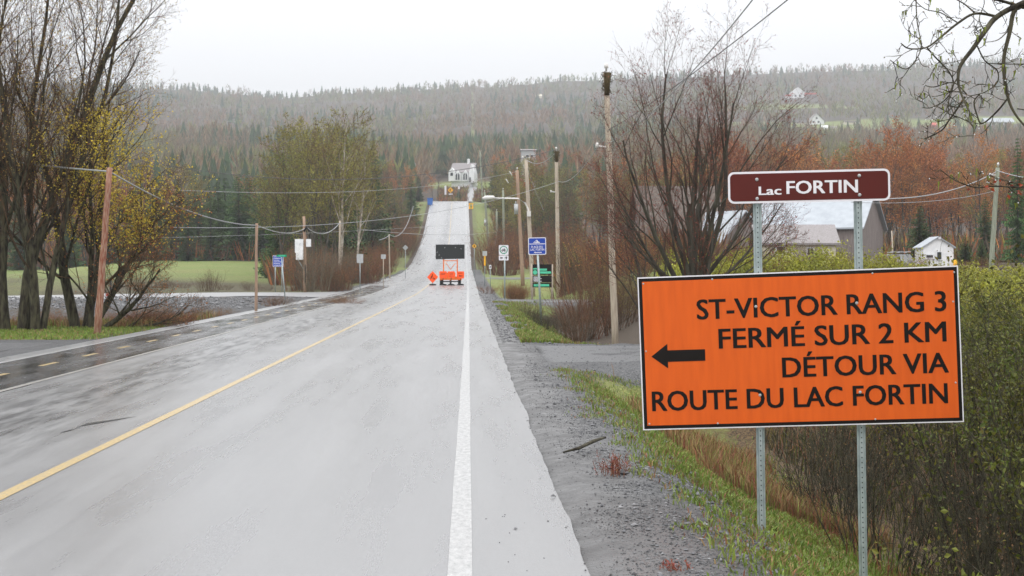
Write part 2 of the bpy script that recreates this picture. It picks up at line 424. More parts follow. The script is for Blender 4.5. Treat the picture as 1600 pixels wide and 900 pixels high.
# ------------------------------------------------------------------ terrain
def smooth(x, a, b):
    t = np.clip((np.asarray(x, float) - a) / (b - a), 0, 1); return t*t*(3-2*t)
_rs = np.random.RandomState(3); _G = _rs.rand(256, 256)
def vnoise(x, y):
    xi = np.floor(x).astype(int); yi = np.floor(y).astype(int); fx = x - xi; fy = y - yi
    fx = fx*fx*(3-2*fx); fy = fy*fy*(3-2*fy)
    g = lambda a, b: _G[a % 256, b % 256]
    return (g(xi, yi)*(1-fx) + g(xi+1, yi)*fx)*(1-fy) + (g(xi, yi+1)*(1-fx) + g(xi+1, yi+1)*fx)*fy
def fbm(x, y, o=4):
    s = 0; a = .5
    for i in range(o): s = s + a*vnoise(x*2**i + 17*i, y*2**i + 31*i); a *= .5
    return s
_ZY = np.array([-80, 0, 60, 104, 129, 155, 180, 208, 232, 252, 272, 300, 320, 345, 385, 400, 415, 440, 520])
_ZZ = np.array([0, 0, -.03, 0, .22, .5, .75, 1.1, 1.75, 2.8, 4.35, 6.75, 8.9, 12.3, 18.0, 19.3, 19.9, 21, 24.])
_fy = np.arange(-80, 521, 1.0); _fz = np.interp(_fy, _ZY, _ZZ)
_kk = np.hanning(17); _kk /= _kk.sum(); _fzs = np.convolve(np.pad(_fz, 8, mode='edge'), _kk, 'valid')
_fx = np.convolve(np.pad(np.interp(_fy, [-80, 0, 129, 208, 232, 300, 385, 520], [-.05, -.05, -.3, -.55, -.75, -1.0, -1.5, -2.5]), 8, mode='edge'), _kk, 'valid')
def zr(y): return np.interp(y, _fy, _fzs)
def xr(y): return np.interp(y, _fy, _fx)
_RX = np.array([-500, 100, 170, 300, 440, 520, 600, 700, 900, 1100, 1300, 1400, 1600, 2200])
_RY = np.array([118, 116, 118, 125, 136, 130, 125, 118, 112, 105, 98, 95, 82, 80.])
def H(x, y):
    x = np.asarray(x, float); y = np.asarray(y, float)
    u = x - xr(y)
    # far hill, written as the height seen above the horizon per distance
    yy = np.maximum(y, 150); px = HX + F * x / yy
    rg = np.interp(px, _RX, _RY) + 16
    fr = np.interp(yy, [400, 520, 700, 1000, 1400, 1800, 2200, 2800], [0, .14, .31, .52, .72, .88, 1.0, .72])
    yi = np.where(yy < 400, np.interp(yy, [150, 230, 300, 400], [421, 410, 380, 322]), 322 + (rg - 322) * fr)
    far = CAMZ + (HY - yi) * yy / F
    far = far + (fbm(x/130+50, y/130+9) - .47) * 26 * smooth(y, 420, 900)
    # near ground either side
    left = np.interp(y, [0, 95, 108, 230], [0.0, -.1, -.05, 2.6])
    right = np.interp(y, [0, 28, 60, 100, 130, 200, 230], [.25, .2, .6, 1.7, 2.25, 2.5, 2.6])
    base = np.where(x < -4, left, right)
    b = smooth(y, 180, 230)
    z = base * (1 - b) + far * b
    z = z + (fbm(x/3.1, y/3.1, 3) - .44) * .25 * smooth(np.abs(u + 4), 6, 9)
    zc = zr(y)
    # right verge and ditch
    ur = u - .75
    drive = np.maximum(smooth(y, 25.5, 28) * (1 - smooth(y, 36, 38)), smooth(y, 77, 80) * (1 - smooth(y, 88, 91)))
    drive = np.maximum(drive, smooth(y, 168, 171) * (1 - smooth(y, 178, 182)))
    depth = np.interp(y, [0, 28, 34, 40, 80, 86, 110, 180, 230], [1.35, 1.35, 1.2, 1.35, 1.1, .6, .5, .4, .3])
    prof = np.interp(ur, [0, .9, 1.5, 2.3, 3.6, 4.9, 7.5, 9], [-.006, -.03, -.24, -.72, -1.25, -1.1, -.1, 0])
    dz = np.where(ur > 0, prof / 1.25 * depth, 0)
    wr = smooth(ur, 4.5, 12 + np.clip(y - 100, 0, 60) * .2)
    rz_ = (zc + dz) * (1 - wr) + z * wr
    dtop = zc - .04 - .02 * np.clip(ur, 0, 30) * 0
    wd = drive * (1 - smooth(ur, 14, 22))
    rz_ = rz_ * (1 - wd) + dtop * wd
    # left verge, ditch, side road bank
    ul = -(u + 8.9)
    dl = smooth(y, 47, 58) * (1 - smooth(y, 86.5 + np.clip(ul, 0, 40) * -.15, 94.5 + np.clip(ul - 5, -5, 40) * -.38))
    lz = z * smooth(ul, .5, 14 + np.clip(y - 100, 0, 60) * .2) + (zc - .05) * (1 - smooth(ul, .5, 14 + np.clip(y - 100, 0, 60) * .2))
    lz = lz - dl * 1.35 * smooth(ul, .3, 3.5)
    # slight fall of the side road away to the left
    sr = smooth(y, 88, 93) * (1 - smooth(y, 104, 112)) * smooth(ul, 0, 8)
    yn = 98 - np.clip(-x - 14, 0, 60) * .52
    tilt = np.clip((y - yn) / 8.0, 0, 1)
    srz = (-.06 - np.clip(-x - 14, 0, 60) * .030) * (1 - tilt) + (.08 - np.clip(-x - 14, 0, 60) * .012) * tilt
    lz = np.where(y > yn - .3, lz * (1 - sr) + srz * sr, lz)
    out = np.where(ur > 0, rz_, np.where(ul > 0, lz, zc - .05 - .12 * smooth(np.minimum(-ur, -ul), 0, .6) * 1.0))
    fo = smooth(y, 402, 428)   # past the bend on the crest there is no road cut
    return out * (1 - fo) + z * fo
def Hs(x, y): return float(H(x, y))
def at(px, Y): return (px - HX) * Y / F
def P(px, py, Y): return Vector(((px - HX) * Y / F, Y, CAMZ + (HY - py) * Y / F))

rows = np.concatenate([np.arange(-50, 5, 2.5), np.arange(5, 40, .3), np.arange(40, 112, .8), np.arange(112, 260, 2), np.arange(260, 480, 4), np.arange(480, 2850, 24)])
gl = np.geomspace(60, 1500, 46)
ucols = np.concatenate([-gl[::-1], np.arange(-58.5, -14, 1.5), np.arange(-14, -8.4, .35), np.arange(-8.4, .5, 1.0), np.arange(.72, 7.2, .2), np.arange(7.2, 14, .45), np.arange(14, 59, 1.5), gl])
YY, UU = np.meshgrid(rows, ucols, indexing='ij')
XX = UU + xr(YY)
ZZ = H(XX, YY)
rn = fbm(XX/1.1 + 7, YY/1.1 + 3, 3); rn2 = fbm(XX/.35, YY/.35, 3)
nr, nc = YY.shape
ZZ = ZZ + (rn2 - .44) * .10 * smooth(UU, 2.2, 3.2) * (YY < 60)
g = MB()
idx = np.arange(nr*nc).reshape(nr, nc)
fc = np.stack([idx[:-1, :-1], idx[:-1, 1:], idx[1:, 1:], idx[1:, :-1]], -1).reshape(-1, 4)
g.add(np.stack([XX, YY, ZZ], -1).reshape(-1, 3), fc, 0, True)
go = g.build('ground', ground); tag(go, kind='structure')
ur = UU - .75; ul = -(UU + 8.9)
drv = np.maximum.reduce([smooth(YY, 26, 27.5) * (1 - smooth(YY, 36.5, 37.5)), smooth(YY, 78.5, 80) * (1 - smooth(YY, 88, 89.5)), smooth(YY, 169, 171) * (1 - smooth(YY, 178, 180))])
grav = np.where(ur > -.1, 1 - smooth(ur, .75, 1.75), 0)
grav = np.maximum(grav, np.where(ur > 0, drv * (1 - smooth(ur, 30, 34)), 0))
ldrv = smooth(YY, 29, 30.5) * (1 - smooth(YY, 37.5, 39))
grav = np.maximum(grav, np.where(ul > 0, np.maximum(ldrv, (1 - smooth(ul, .4, 1.3))), 0))
emb = np.where(ul > .2, smooth(YY, 66, 72) * (1 - smooth(YY, 99, 101)), 0)
grav = np.maximum(grav, emb * (.62 + .5 * (rn - .4) * 2))
grav = np.where(YY > 225, np.minimum(grav, .35), grav)
grass = np.where(ur > 0, smooth(ur, .9, 1.9) * (1 - smooth(ur, 3.0, 4.4)) * .72, 0)
grass = np.where((ur > 0) & (YY > 37) & (YY < 78), smooth(ur, 1.0, 1.8) * (1 - smooth(ur, 2.2, 3.4)), grass)
grass = np.maximum(grass, np.where((ur > 1.4) & (YY > 37) & (YY < 42), .95, 0))
grass = np.maximum(grass, np.where((ur > 0.6) & (YY > 88), (1 - smooth(ur, 16, 20)) * (1 - smooth(YY, 205, 225)), 0))
grass = np.maximum(grass, np.where((np.abs(UU + 4) > 5.5) & (YY > 200), (1 - smooth(np.abs(UU + 4), 12, 16)) * (1 - smooth(YY, 395, 420)) * .6, 0))
grass = np.maximum(grass, np.where((ul > 0) & (YY > 38.5) & (YY < 52), .9 - .5 * smooth(YY, 45, 52), 0))
grass = np.maximum(grass, np.where((ul > 0) & (YY < 30), .75, 0))
field = np.where((XX < -9) & (YY > 104) & (YY < 236), .42 + .6 * smooth(YY, 118, 215) + .5 * (fbm(XX/9, YY/22, 3) - .45), 0)
grass = np.maximum(grass, field)
# hillside clearings
cx = np.zeros_like(XX)
CLEAR = [(1252, 1420, 95, 50), (1300, 1130, 110, 40), (1560, 1130, 80, 45), (722, 545, 14, 30), (1440, 1010, 60, 18), (845, 1500, 18, 20), (372, 640, 20, 10)]
for (px, Y, wx, wy) in CLEAR:
    cx = np.maximum(cx, 1 - smooth(((XX - at(px, Y))/wx)**2 + ((YY - Y)/wy)**2, .6, 1.1))
grass = np.maximum(grass, cx * .9)
dead = np.clip(np.where(ur > 0, smooth(ur, 1.6, 3.2) * (1 - smooth(ur, 9, 16)) * (1 - .95 * (YY > 38) * (YY < 80)), 0) + np.where((ul > 0) & (YY < 100), .7, 0) + .3 * (rn > .5), 0, 1)
ca = go.data.color_attributes.new('zone', 'FLOAT_COLOR', 'POINT')
ca.data.foreach_set('color', np.stack([grav, grass, dead, np.where(ur > -.5, 1.1 - 1.1*smooth(ur, .25, 1.15), 0) * (YY < 120)], -1).astype(np.float32).ravel())

def sheet(name, material, rowsY, us, dz, wob=None, kind='structure', xfun=None):
    m = MB(); Y, U = np.meshgrid(rowsY, us, indexing='ij')
    if wob: 
        U = U.copy(); U[:, -1] += wob * (fbm(rowsY/2.6 + 5, rowsY*0 + 2, 4) - .45) + (.035 * (fbm(rowsY/.7 + 5, rowsY*0 + 2, 3) - .45) if len(us) > 2 else 0); U[:, 0] += wob * (fbm(rowsY/1.3 + 55, rowsY*0 + 2, 4) - .45)
    X = U + xr(Y)
    Z = zr(Y) + dz
    i = np.arange(X.size).reshape(X.shape)
    m.add(np.stack([X, Y, Z], -1).reshape(-1, 3), np.stack([i[:-1, :-1], i[:-1, 1:], i[1:, 1:], i[1:, :-1]], -1).reshape(-1, 4), 0, True)
    return tag(m.build(name, material), kind=kind)
rr = np.concatenate([np.arange(-50, 5, 5), np.arange(5, 36, .12), np.arange(36, 80, .5), np.arange(80, 260, 4), np.arange(260, 406, 4)])
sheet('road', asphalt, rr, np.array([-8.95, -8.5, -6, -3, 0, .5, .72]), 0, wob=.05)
def line(name, u0, u1, material, y0=-40, y1=400, z=.004, wav=0):
    ys = np.concatenate([np.arange(y0, 80, 1.0), np.arange(80, y1, 4)]) if y0 < 0 else np.linspace(y0, y1, max(2, int((y1-y0)/1)))
    return sheet(name, material, ys, np.array([u0, u1]), z, wob=wav)
bike_mat = wet_mat('wet_asphalt_cycle_lane', (0.028, 0.028, 0.030), (0.075, 0.075, 0.076), .14, .34, (1.6, .25, 1))
sheet('cycle_lane', bike_mat, rr[rr <= 135], np.array([-8.5, -7.5, -6.47]), .004, wob=.05)
line('edge_line', -.068, .068, line_white, wav=.012)
line('centre_line', -3.505, -3.395, line_yellow, wav=.012)
line('edge_line', -8.52, -8.40, line_white, z=.008, wav=.012)
line('lane_line', -6.52, -6.42, line_pale, z=.008, wav=.015)
y = 9.0
while y < 110:
    line('lane_dash', -7.53, -7.42, line_yellow, y, y + 1.05, z=.008); y += 3.0
# the road bends away to the right on top of the rise
m = MB()
pts = []
for t in np.linspace(0, 1, 14):
    a = t * R(80)
    pts.append((t, a))
cxr = float(xr(402))
inn = []; outr = []
for t, a in pts:
    inn.append((cxr + .7 + 9 - 9*math.cos(a), 402 + 9*math.sin(a)))
    outr.append((cxr + .7 + 9 - 18.5*math.cos(a), 402 + 12.5*math.sin(a)))
inn.append((40, 412)); outr.append((40, 421))
V = [];
for (a, b) in zip(inn, outr):
    V += [(b[0], b[1], float(zr(b[1])) + .05), (a[0], a[1], float(zr(a[1])) + .05)]
m.add(V, [[2*i, 2*i+1, 2*i+3, 2*i+2] for i in range(len(inn)-1)], 0, True)
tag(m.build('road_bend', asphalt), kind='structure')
# side road on the left
m = MB(); V = []
xs = np.arange(-9.0, -90, -1.5)
for x in xs:
    k = max(0, -x - 14); fl = max(0, 1 - (-x - 9) / 5)
    yn = 98 - k * .52 - fl * 5; yf = 105.5 - k * .30 + fl * 6
    for t in (0, .33, .66, 1):
        yy = yn + (yf - yn) * t
        fz = Hs(x, yy)
        V.append((x, yy, fz + .05))
n = len(xs)
m.add(V, [[4*i+j, 4*i+4+j, 4*i+5+j, 4*i+1+j] for i in range(n-1) for j in range(3)], 0, True)
tag(m.build('side_road', asphalt_side), kind='structure')
# gravel driveways
def drive_sheet(y0, y1, x0, x1, n=60, m_=9):
    mb = MB(); X, Y = np.meshgrid(np.linspace(x0, x1, n), np.linspace(y0, y1, m_), indexing='ij')
    Y = Y + (fbm(X/1.5 + y0, Y/1.5, 3) - .44) * .9 * (np.abs(Y - (y0+y1)/2) > (y1-y0)*.4)
    Z = H(X, Y) + .006
    Z[:, 0] -= .08; Z[:, -1] -= .08; Z[0] -= .08
    X = X.copy(); X[0] += (fbm(Y[0]/1.2, Y[0]*0 + 4, 3) - .3) * 2.0 * (1 if x1 > 0 else -1)
    i = np.arange(X.size).reshape(X.shape)
    mb.add(np.stack([X, Y, Z], -1).reshape(-1, 3), np.stack([i[:-1, :-1], i[1:, :-1], i[1:, 1:], i[:-1, 1:]], -1).reshape(-1, 4), 0, True)
    return tag(mb.build('gravel_driveway', gravel_mat), kind='structure')
drive_sheet(28, 36, 1.2, 14); drive_sheet(80, 87.5, 1.0, 24); drive_sheet(171, 178, .8, 30); drive_sheet(30.5, 37.5, -9.5, -40)
# drive up to the white house
mb = MB(); V = []
for t in np.linspace(0, 1, 12):
    Y = 412 + t * 118; px = 738 - 4 * t + 12 * math.sin(t * 3) * .4; X = at(px, Y); wd = 2.6 - t * .6
    for s_ in (-wd, wd): V.append((X + s_, Y, Hs(X + s_, Y) + .15))
mb.add(V, [[2*i, 2*i+1, 2*i+3, 2*i+2] for i in range(11)], 0, True)
tag(mb.build('house_driveway', asphalt_side), kind='structure')

# tar seal on a crack in the left lane
mb = MB(); V = []
cp = [(95, 675), (115, 670), (130, 663), (150, 660), (175, 656), (212, 650)]
fine = []
for i in range(len(cp) - 1):
    for t in np.linspace(0, 1, 5)[:-1]: fine.append((cp[i][0]*(1-t) + cp[i+1][0]*t, cp[i][1]*(1-t) + cp[i+1][1]*t))
fine.append(cp[-1])
for i, (px, py) in enumerate(fine):
    Y = F * CAMZ / (py - HY); X = at(px, Y); wd = .035 * math.sin(math.pi * min(1, i/len(fine) + .06)) + .004
    V += [(X, Y - wd*4.2, float(zr(Y)) + .005), (X, Y + wd*4.2, float(zr(Y)) + .005)]
mb.add(V, [[2*i, 2*i+2, 2*i+3, 2*i+1] for i in range(len(fine)-1)], 0)
tag(mb.build('crack_seal', tar), kind='structure')

# ------------------------------------------------------------------ branching growth
def grow(rng, S, T, p, d, L, r, lvl, G):
    """G[lvl] = (steps, wiggle, lift, children, first, spread, length ratio, radius ratio)"""
    n, wig, lift, ch, first, spread, lr, rrat = G[lvl]
    st = L / n; rad = r; taper = (r * (.25 if lvl < len(G)-1 else .35) - r) / n
    births = []
    if ch:
        for i in range(ch): births.append(first + (1 - first) * (i + rng.random()) / ch)
        births.sort()
    bi = 0; phi = rng.random() * 6.28
    for i in range(n):
        d = Vector((d.x + rng.gauss(0, wig), d.y + rng.gauss(0, wig), d.z + rng.gauss(0, wig) + lift)).normalized()
        q = p + d * st; r2 = rad + taper
        S[lvl].append((p.x, p.y, p.z, q.x, q.y, q.z, rad, r2))
        while bi < len(births) and births[bi] <= (i + 1) / n:
            t = births[bi] * n - i; b = p.lerp(q, t); bi += 1
            phi += 2.4 + rng.uniform(-.5, .5)
            a = d.orthogonal().normalized(); c = d.cross(a)
            s_ = R(spread) * rng.uniform(.7, 1.25)
            nd = d * math.cos(s_) + (a * math.cos(phi) + c * math.sin(phi)) * math.sin(s_)
            k = 1 - .55 * births[bi-1]
            grow(rng, S, T, b, nd.normalized(), L * lr * rng.uniform(.7, 1.2) * k / .75, max(rad * rrat, .003), lvl + 1, G)
        p = q; rad = r2
    T.append((p.x, p.y, p.z, d.x, d.y, d.z))

def leaves(mb, pts, size, rng, mi=0, jit=.0, drop=0.0, asp=.5):
    """small folded leaf or bud faces at points"""
    pts = np.asarray(pts, float)[:, :3]; n = len(pts)
    if n == 0: return
    r = np.random.RandomState(rng)
    c = pts + r.normal(0, jit, (n, 3)) if jit else pts
    a = r.normal(0, 1, (n, 3)); a[:, 2] -= drop; a /= np.linalg.norm(a, axis=1, keepdims=True)
    b = np.cross(a, r.normal(0, 1, (n, 3))); b /= np.linalg.norm(b, axis=1, keepdims=True)
    s = size * r.uniform(.6, 1.3, (n, 1))
    nn = np.cross(a, b) * s * .12
    V = np.stack([c, c + a*s*.5 + b*s*asp*.5 + nn, c + a*s, c + a*s*.5 - b*s*asp*.5 + nn], 1).reshape(-1, 3)
    mb.add(V, np.arange(4*n).reshape(-1, 4), mi)

def tris(mb, pts, size, seed, mi=0, asp=.5, up=0.):
    pts = np.asarray(pts, float)[:, :3]; n = len(pts); r = np.random.RandomState(seed)
    a = r.normal(0, 1, (n, 3)); a[:, 2] += up; a /= np.linalg.norm(a, axis=1, keepdims=True)
    b = np.cross(a, r.normal(0, 1, (n, 3))); b /= np.linalg.norm(b, axis=1, keepdims=True)
    s = size * r.uniform(.6, 1.4, (n, 1))
    V = np.stack([pts - b*s*asp*.5, pts + b*s*asp*.5, pts + a*s], 1).reshape(-1, 3)
    mb.add(V, np.arange(3*n).reshape(-1, 3), mi)

def along(S, n, seed, tmax=1.0):
    """random points on branch pieces"""
    S = np.asarray(S, float); r = np.random.RandomState(seed)
    ln = np.linalg.norm(S[:, 3:6] - S[:, :3], axis=1); k = r.choice(len(S), n, p=ln/ln.sum()); t = r.rand(n, 1)
    return S[k, :3] * (1-t) + S[k, 3:6] * t

# ------------------------------------------------------------------ the two signs in front
def frame_matrix(origin, ex, roll_only=False):
    ex = Vector(ex).normalized(); ez = Vector((-ex.z, 0, 1)); ez = (ez - ex * ez.dot(ex)).normalized(); ey = ez.cross(ex)
    return Matrix(((ex.x, ey.x, ez.x, origin[0]), (ex.y, ey.y, ez.y, origin[1]), (ex.z, ey.z, ez.z, origin[2]), (0, 0, 0, 1)))
def rounded(w, h, r, k=5):
    o = []
    for (cx, cz, a0) in ((w/2-r, h/2-r, 0), (-w/2+r, h/2-r, 90), (-w/2+r, -h/2+r, 180), (w/2-r, -h/2+r, 270)):
        for i in range(k+1):
            a = R(a0 + 90*i/k); o.append((cx + r*math.cos(a), cz + r*math.sin(a)))
    return o[::-1]
def bolt(mb, x, z, y, r, mi=0):
    k = 10; V = []; Fc = []
    for j, (rr_, yy) in enumerate(((r, y), (r*.92, y - r*.35), (r*.5, y - r*.6))):
        V += [(x + rr_*math.cos(6.2832*i/k), yy, z + rr_*math.sin(6.2832*i/k)) for i in range(k)]
    Fc = [[j*k+i, j*k+(i+1) % k, (j+1)*k+(i+1) % k, (j+1)*k+i] for j in range(2) for i in range(k)]
    mb.add(V, Fc, mi, True); b = mb.n - 3*k
    mb.f.append((np.array([[b + 2*k + i for i in range(k)]]), mi, False))

EX = (2.387, -0.29, 0.093)
# lower left corner of the big board
W_, H_ = 2.40, 1.178
ctr = Vector((2.490, 11.70, 1.090))
Md = frame_matrix(ctr, EX)
det = empty('detour_sign', ctr); det.matrix_world = Md
tag(det, 'large orange detour sign with black French wording and a left arrow', 'sign')
mb = MB(); mb.prism([(-W_/2, -H_/2), (-W_/2, H_/2), (W_/2, H_/2), (W_/2, -H_/2)], -.003, .012)
mb.build('backing_board', white_sheet, det)
def ring(mb, w, h, t, y):
    a = [(-w/2, -h/2), (-w/2, h/2), (w/2, h/2), (w/2, -h/2)]; b = [(-w/2+t, -h/2+t), (-w/2+t, h/2-t), (w/2-t, h/2-t), (w/2-t, -h/2+t)]
    V = [(x, y, z) for x, z in a + b]; mb.add(V, [[i, (i+1) % 4, 4+(i+1) % 4, 4+i] for i in range(4)])
mb = MB(); ring(mb, W_-.018, H_-.018, .026, -.0045); mb.build('border', black_paint, det)
mb = MB(); a, b = W_/2-.0345, H_/2-.0345; mb.add([(-a, -.005, -b), (a, -.005, -b), (a, -.005, b), (-a, -.005, b)], [[0, 1, 2, 3]]); mb.build('orange_face', orange, det)
def top(v): return H_/2 - v
for (s, u0, u1, vc) in (('ST-VICTOR RANG 3', .447, 2.300, .258), ('FERMÉ SUR 2 KM', .605, 2.292, .487), ('DÉTOUR VIA', 1.075, 2.300, .722), ('ROUTE DU LAC FORTIN', .080, 2.285, .952)):
    mb = MB(); hh = .158
    add_text(mb, s, -W_/2 + u0, top(vc) - hh/2, u1 - u0, hh, -.0055, offset=.055)
    mb.build('lettering', black_paint, det)
mb = MB(); zc_ = top(.612); x0 = -W_/2 + .085
mb.prism([(x0, zc_), (x0 + .125, zc_ + .095), (x0 + .125, zc_ + .044), (x0 + .41, zc_ + .044), (x0 + .41, zc_ - .044), (x0 + .125, zc_ - .044), (x0 + .125, zc_ - .095)], -.0075, -.0052)
mb.build('arrow', black_paint, det)
bl = [(.892, .255, .012), (1.645, .255, .012), (.897, .932, .012), (1.645, .932, .012)]
for x, v in ((.045, .05), (.57, .035), (1.77, .035), (.045, .57), (.05, 1.13), (.57, 1.14), (1.75, 1.14), (2.355, .27), (2.35, .88), (2.37, .05)): bl.append((x, v, .0075))
bm_ = None
for (x, v, r) in bl:
    if bm_ is None or r != bm_[1]:
        m_ = MB(); bolt(m_, 0, 0, 0, r); o = m_.build('bolt', alu, det); bm_ = (o.data, r)
    else:
        o = bpy.data.objects.new('bolt', bm_[0]); COL.objects.link(o); o.parent = det
    o.location = (-W_/2 + x, -.0055, top(v))

EX2 = (2.387, -0.29, 0.040)
ctr2 = Vector(P(1263.5, 291, 11.70)); Mb = frame_matrix(ctr2, EX2)
lk = empty('lake_name_sign', ctr2); lk.matrix_world = Mb
tag(lk, 'brown sign reading Lac FORTIN on two perforated steel posts above the orange board', 'sign')
mb = MB(); mb.prism(rounded(1.212, .242, .045), 0, .004); mb.build('white_border', white_sheet, lk)
mb = MB(); mb.prism(rounded(1.180, .210, .032), -.002, .0); mb.build('brown_face', brown_sign, lk)
sx = 1/205.
mb = MB(); add_text(mb, 'Lac', (1187-1263.5)*sx, -.0576, 34*sx, .066, -.0025, offset=.09); mb.build('lettering', white_sheet, lk)
mb = MB(); add_text(mb, 'FORTIN', (1230-1263.5)*sx, -.054, 108*sx, .101, -.0025, offset=.07); mb.build('lettering', white_sheet, lk)
for (px, py) in ((1184, 280), (1184, 310), (1341, 275), (1341, 305)):
    m_ = MB(); bolt(m_, 0, 0, 0, .0135); o = m_.build('bolt', alu, lk); o.location = ((px-1263.5)*sx, -.003, (291 - py)*sx - (px-1263.5)*sx*.017)
# posts: perforated channel, built in world space then parented
inv = lk.matrix_world.inverted()
def channel_post(pxt, pyt, pxb, pyb, Y, zb):
    top_, bot = P(pxt, pyt, Y), P(pxb, pyb, Y)
    ax = (top_ - bot).normalized(); k = (zb - bot.z) / ax.z; bot = bot + ax * k
    ex = Vector((1, -.12, 0)); ex = (ex - ax * ex.dot(ax)).normalized(); ey = ax.cross(ex)
    mb = MB(); L_ = (top_ - bot).length
    # hat section: two flanges, two webs, a face with holes standing out toward the road
    sec = [(-.032, .0), (-.018, .0), (-.0125, -.022), (.0125, -.022), (.018, .0), (.032, .0), (.032, .003), (.016, .003), (.0105, -.019), (-.0105, -.019), (-.016, .003), (-.032, .003)]
    V = [bot + ex*x + ey*y for x, y in sec] + [top_ + ex*x + ey*y for x, y in sec]; n = len(sec)
    mb.add([inv @ v for v in V], [[i, (i+1) % n, (i+1) % n + n, i + n] for i in range(n)])
    mb.add([inv @ (top_ + ex*x + ey*y) for x, y in sec], [list(range(n))])
    p = mb.build('post', galv, lk)
    hb = MB(); z = .03
    while z < L_ - .02:
        c = bot + ax * z; V = [inv @ (c + ex*.0048*math.cos(6.2832*i/6) + ax*.0065*math.sin(6.2832*i/6) - ey*.0224) for i in range(6)]
        hb.add(V, [list(range(6))]); z += .038
    h = hb.build('punched_hole', steel_dark, p); h['kind'] = 'stuff'
channel_post(1182.5, 272, 1190, 822, 11.79, -.75)
channel_post(1339.5, 268, 1349, 900, 11.705, -1.4)

# ------------------------------------------------------------------ poles and wires
def pole(label, px_t, py_t, px_b, Y, rad, material, zb=None, group=None, extras=(), name='utility_pole', taper=.75):
    X = at(px_b, Y); z0 = Hs(X, Y) if zb is None else zb
    o = empty(name, (X, Y, z0)); tag(o, label, 'pole', group)
    t = P(px_t, py_t, Y) - Vector((X, Y, z0))
    n = 7; pts = [(t*i/n) + Vector((random.uniform(-.01, .01), 0, 0)) for i in range(n+1)]; pts[0] = t * (-.6/t.length)
    MB().tube(pts, [rad*(1 - (1-taper)*i/n) for i in range(n+1)], 12).build('post', material, o)
    for e in extras: e(o, t, rad)
    return o
def insulators(n=1, z=0.0, cap=False):
    def f(o, t, rad):
        for i in range(n):
            mb = MB(); p = t + Vector(((i - (n-1)/2)*.5, -.06, .02 + z)) ; mb.tube([p, p + Vector((0, 0, .10)), p + Vector((0, 0, .12)), p + Vector((0, 0, .24)), p + Vector((0, 0, .26))], [.03, .03, .075, .06, .02], 8); mb.build('insulator', insul, o)
    return f
def nest(o, t, rad):
    mb = MB(); mb.tube([t + Vector((.02, -.05, -.75)), t + Vector((.03, -.05, -.35)), t + Vector((.05, -.03, -.02))], [rad*.72, rad*.85, rad*1.1], 10); rng = random.Random(5)
    S = []
    for i in range(120):
        a = rng.uniform(0, 6.28); z = rng.uniform(-.6, 0); r = rad*(.85 + (z+.6)*.8); p = t + Vector((math.cos(a)*r, math.sin(a)*r, z)); q = p + Vector((rng.uniform(-.1, .15), rng.uniform(-.1, .1), rng.uniform(-.15, .1))); S.append((*p, *q, .012, .006))
    mb.segs(S, 3); mb.build('pole_top_growth', moss, o)
def side_clamp(frac):
    def f(o, t, rad):
        p = t*frac; MB().tube([p + Vector((-rad - .25, -.02, .02)), p + Vector((-rad*.4, 0, 0))], .035, 6).tube([p + Vector((-rad - .26, -.02, -.02)), p + Vector((-rad - .26, -.02, .14))], [.06, .04], 8).build('insulator', insul, o)
    return f
random.seed(2)
pole('tall leaning grey utility pole beside the bare red-budded tree', 947, 113, 962, 50, .115, wood_pole, extras=(insulators(1), nest, side_clamp(.74)))
pole('grey utility pole topped by the dark wire, right of the streetlight pole', 869, 236, 873, 105, .15, wood_pole, extras=(insulators(1), nest, side_clamp(.72)))
def tag_plate(o, t, rad):
    MB().box((-.12, -rad-.06, t.z*.17), (.42, -rad-.03, t.z*.17+.38)).build('name_plate', white_sheet, o)
def lamp_arm(dx, L_, zf, rise=.55):
    def f(o, t, rad):
        b = t * zf; pts = [b + Vector((0, -.1, -.1)), b + Vector((dx*.10, -.12, .28)), b + Vector((dx*.45, -.15, .28 + rise*.75)), b + Vector((dx*1.3, -.2, .30 + rise*1.35)), b + Vector((dx*L_, -.25, .30 + rise*1.4))]
        MB().tube(pts, [.07, .065, .06, .055, .05], 8).build('lamp_arm', insul, o)
        e = pts[-1]; k = 1 if dx > 0 else -1
        h = MB().tube([e, e + Vector((k*.15, 0, .04)), e + Vector((k*.7, 0, .02)), e + Vector((k*.95, 0, -.04))], [.06, .15, .17, .08], 8).build('lamp_head', insul, o)
        MB().box((b.x-.14, -.42, b.z-.3), (b.x+.14, -.15, b.z+.1)).build('junction_box', insul, o)
    return f
def transformer(zf, n=1):
    def f(o, t, rad):
        b = t*zf
        mb = MB(); mb.tube([b + Vector((-.28, 0, 0)), b + Vector((-.28, 0, 1.0))], .23, 12).tube([b + Vector((-.35, 0, 1.0)), b + Vector((-.35, 0, 1.25))], [.06, .04], 8).tube([b + Vector((-.2, 0, 1.0)), b + Vector((-.2, 0, 1.25))], [.06, .04], 8)
        mb.build('transformer', alu, o)
        if n > 1:
            for k in (0, 1): MB().tube([t + Vector((-.5 - k*.35, 0, -.5 - k*.75)), t + Vector((-.75 - k*.35, -.02, -.1 - k*.75))], [.06, .04], 6).build('cutout_fuse', insul, o)
    return f
pole('grey utility pole with a curved streetlight arm over the grass verge', 822, 250, 833, 115, .17, wood_pole, extras=(insulators(2), lamp_arm(-.6, 4.2, .615), tag_plate))
pole('utility pole with a grey transformer, standing on the mown lawn', 808, 266, 817, 150, .20, wood_new, extras=(insulators(1), transformer(.62, 2)))
pole('thin grey pole behind the streetlight head', 786, 297, 788, 210, .19, wood_green, extras=(insulators(1),))
pole('leaning dark pole at the edge of the rise, left of a pair', 757, 300, 765, 262, .22, wood_green, zb=Hs(at(765, 262), 262) , extras=(insulators(1), transformer(.5, 1)), name='utility_pole')
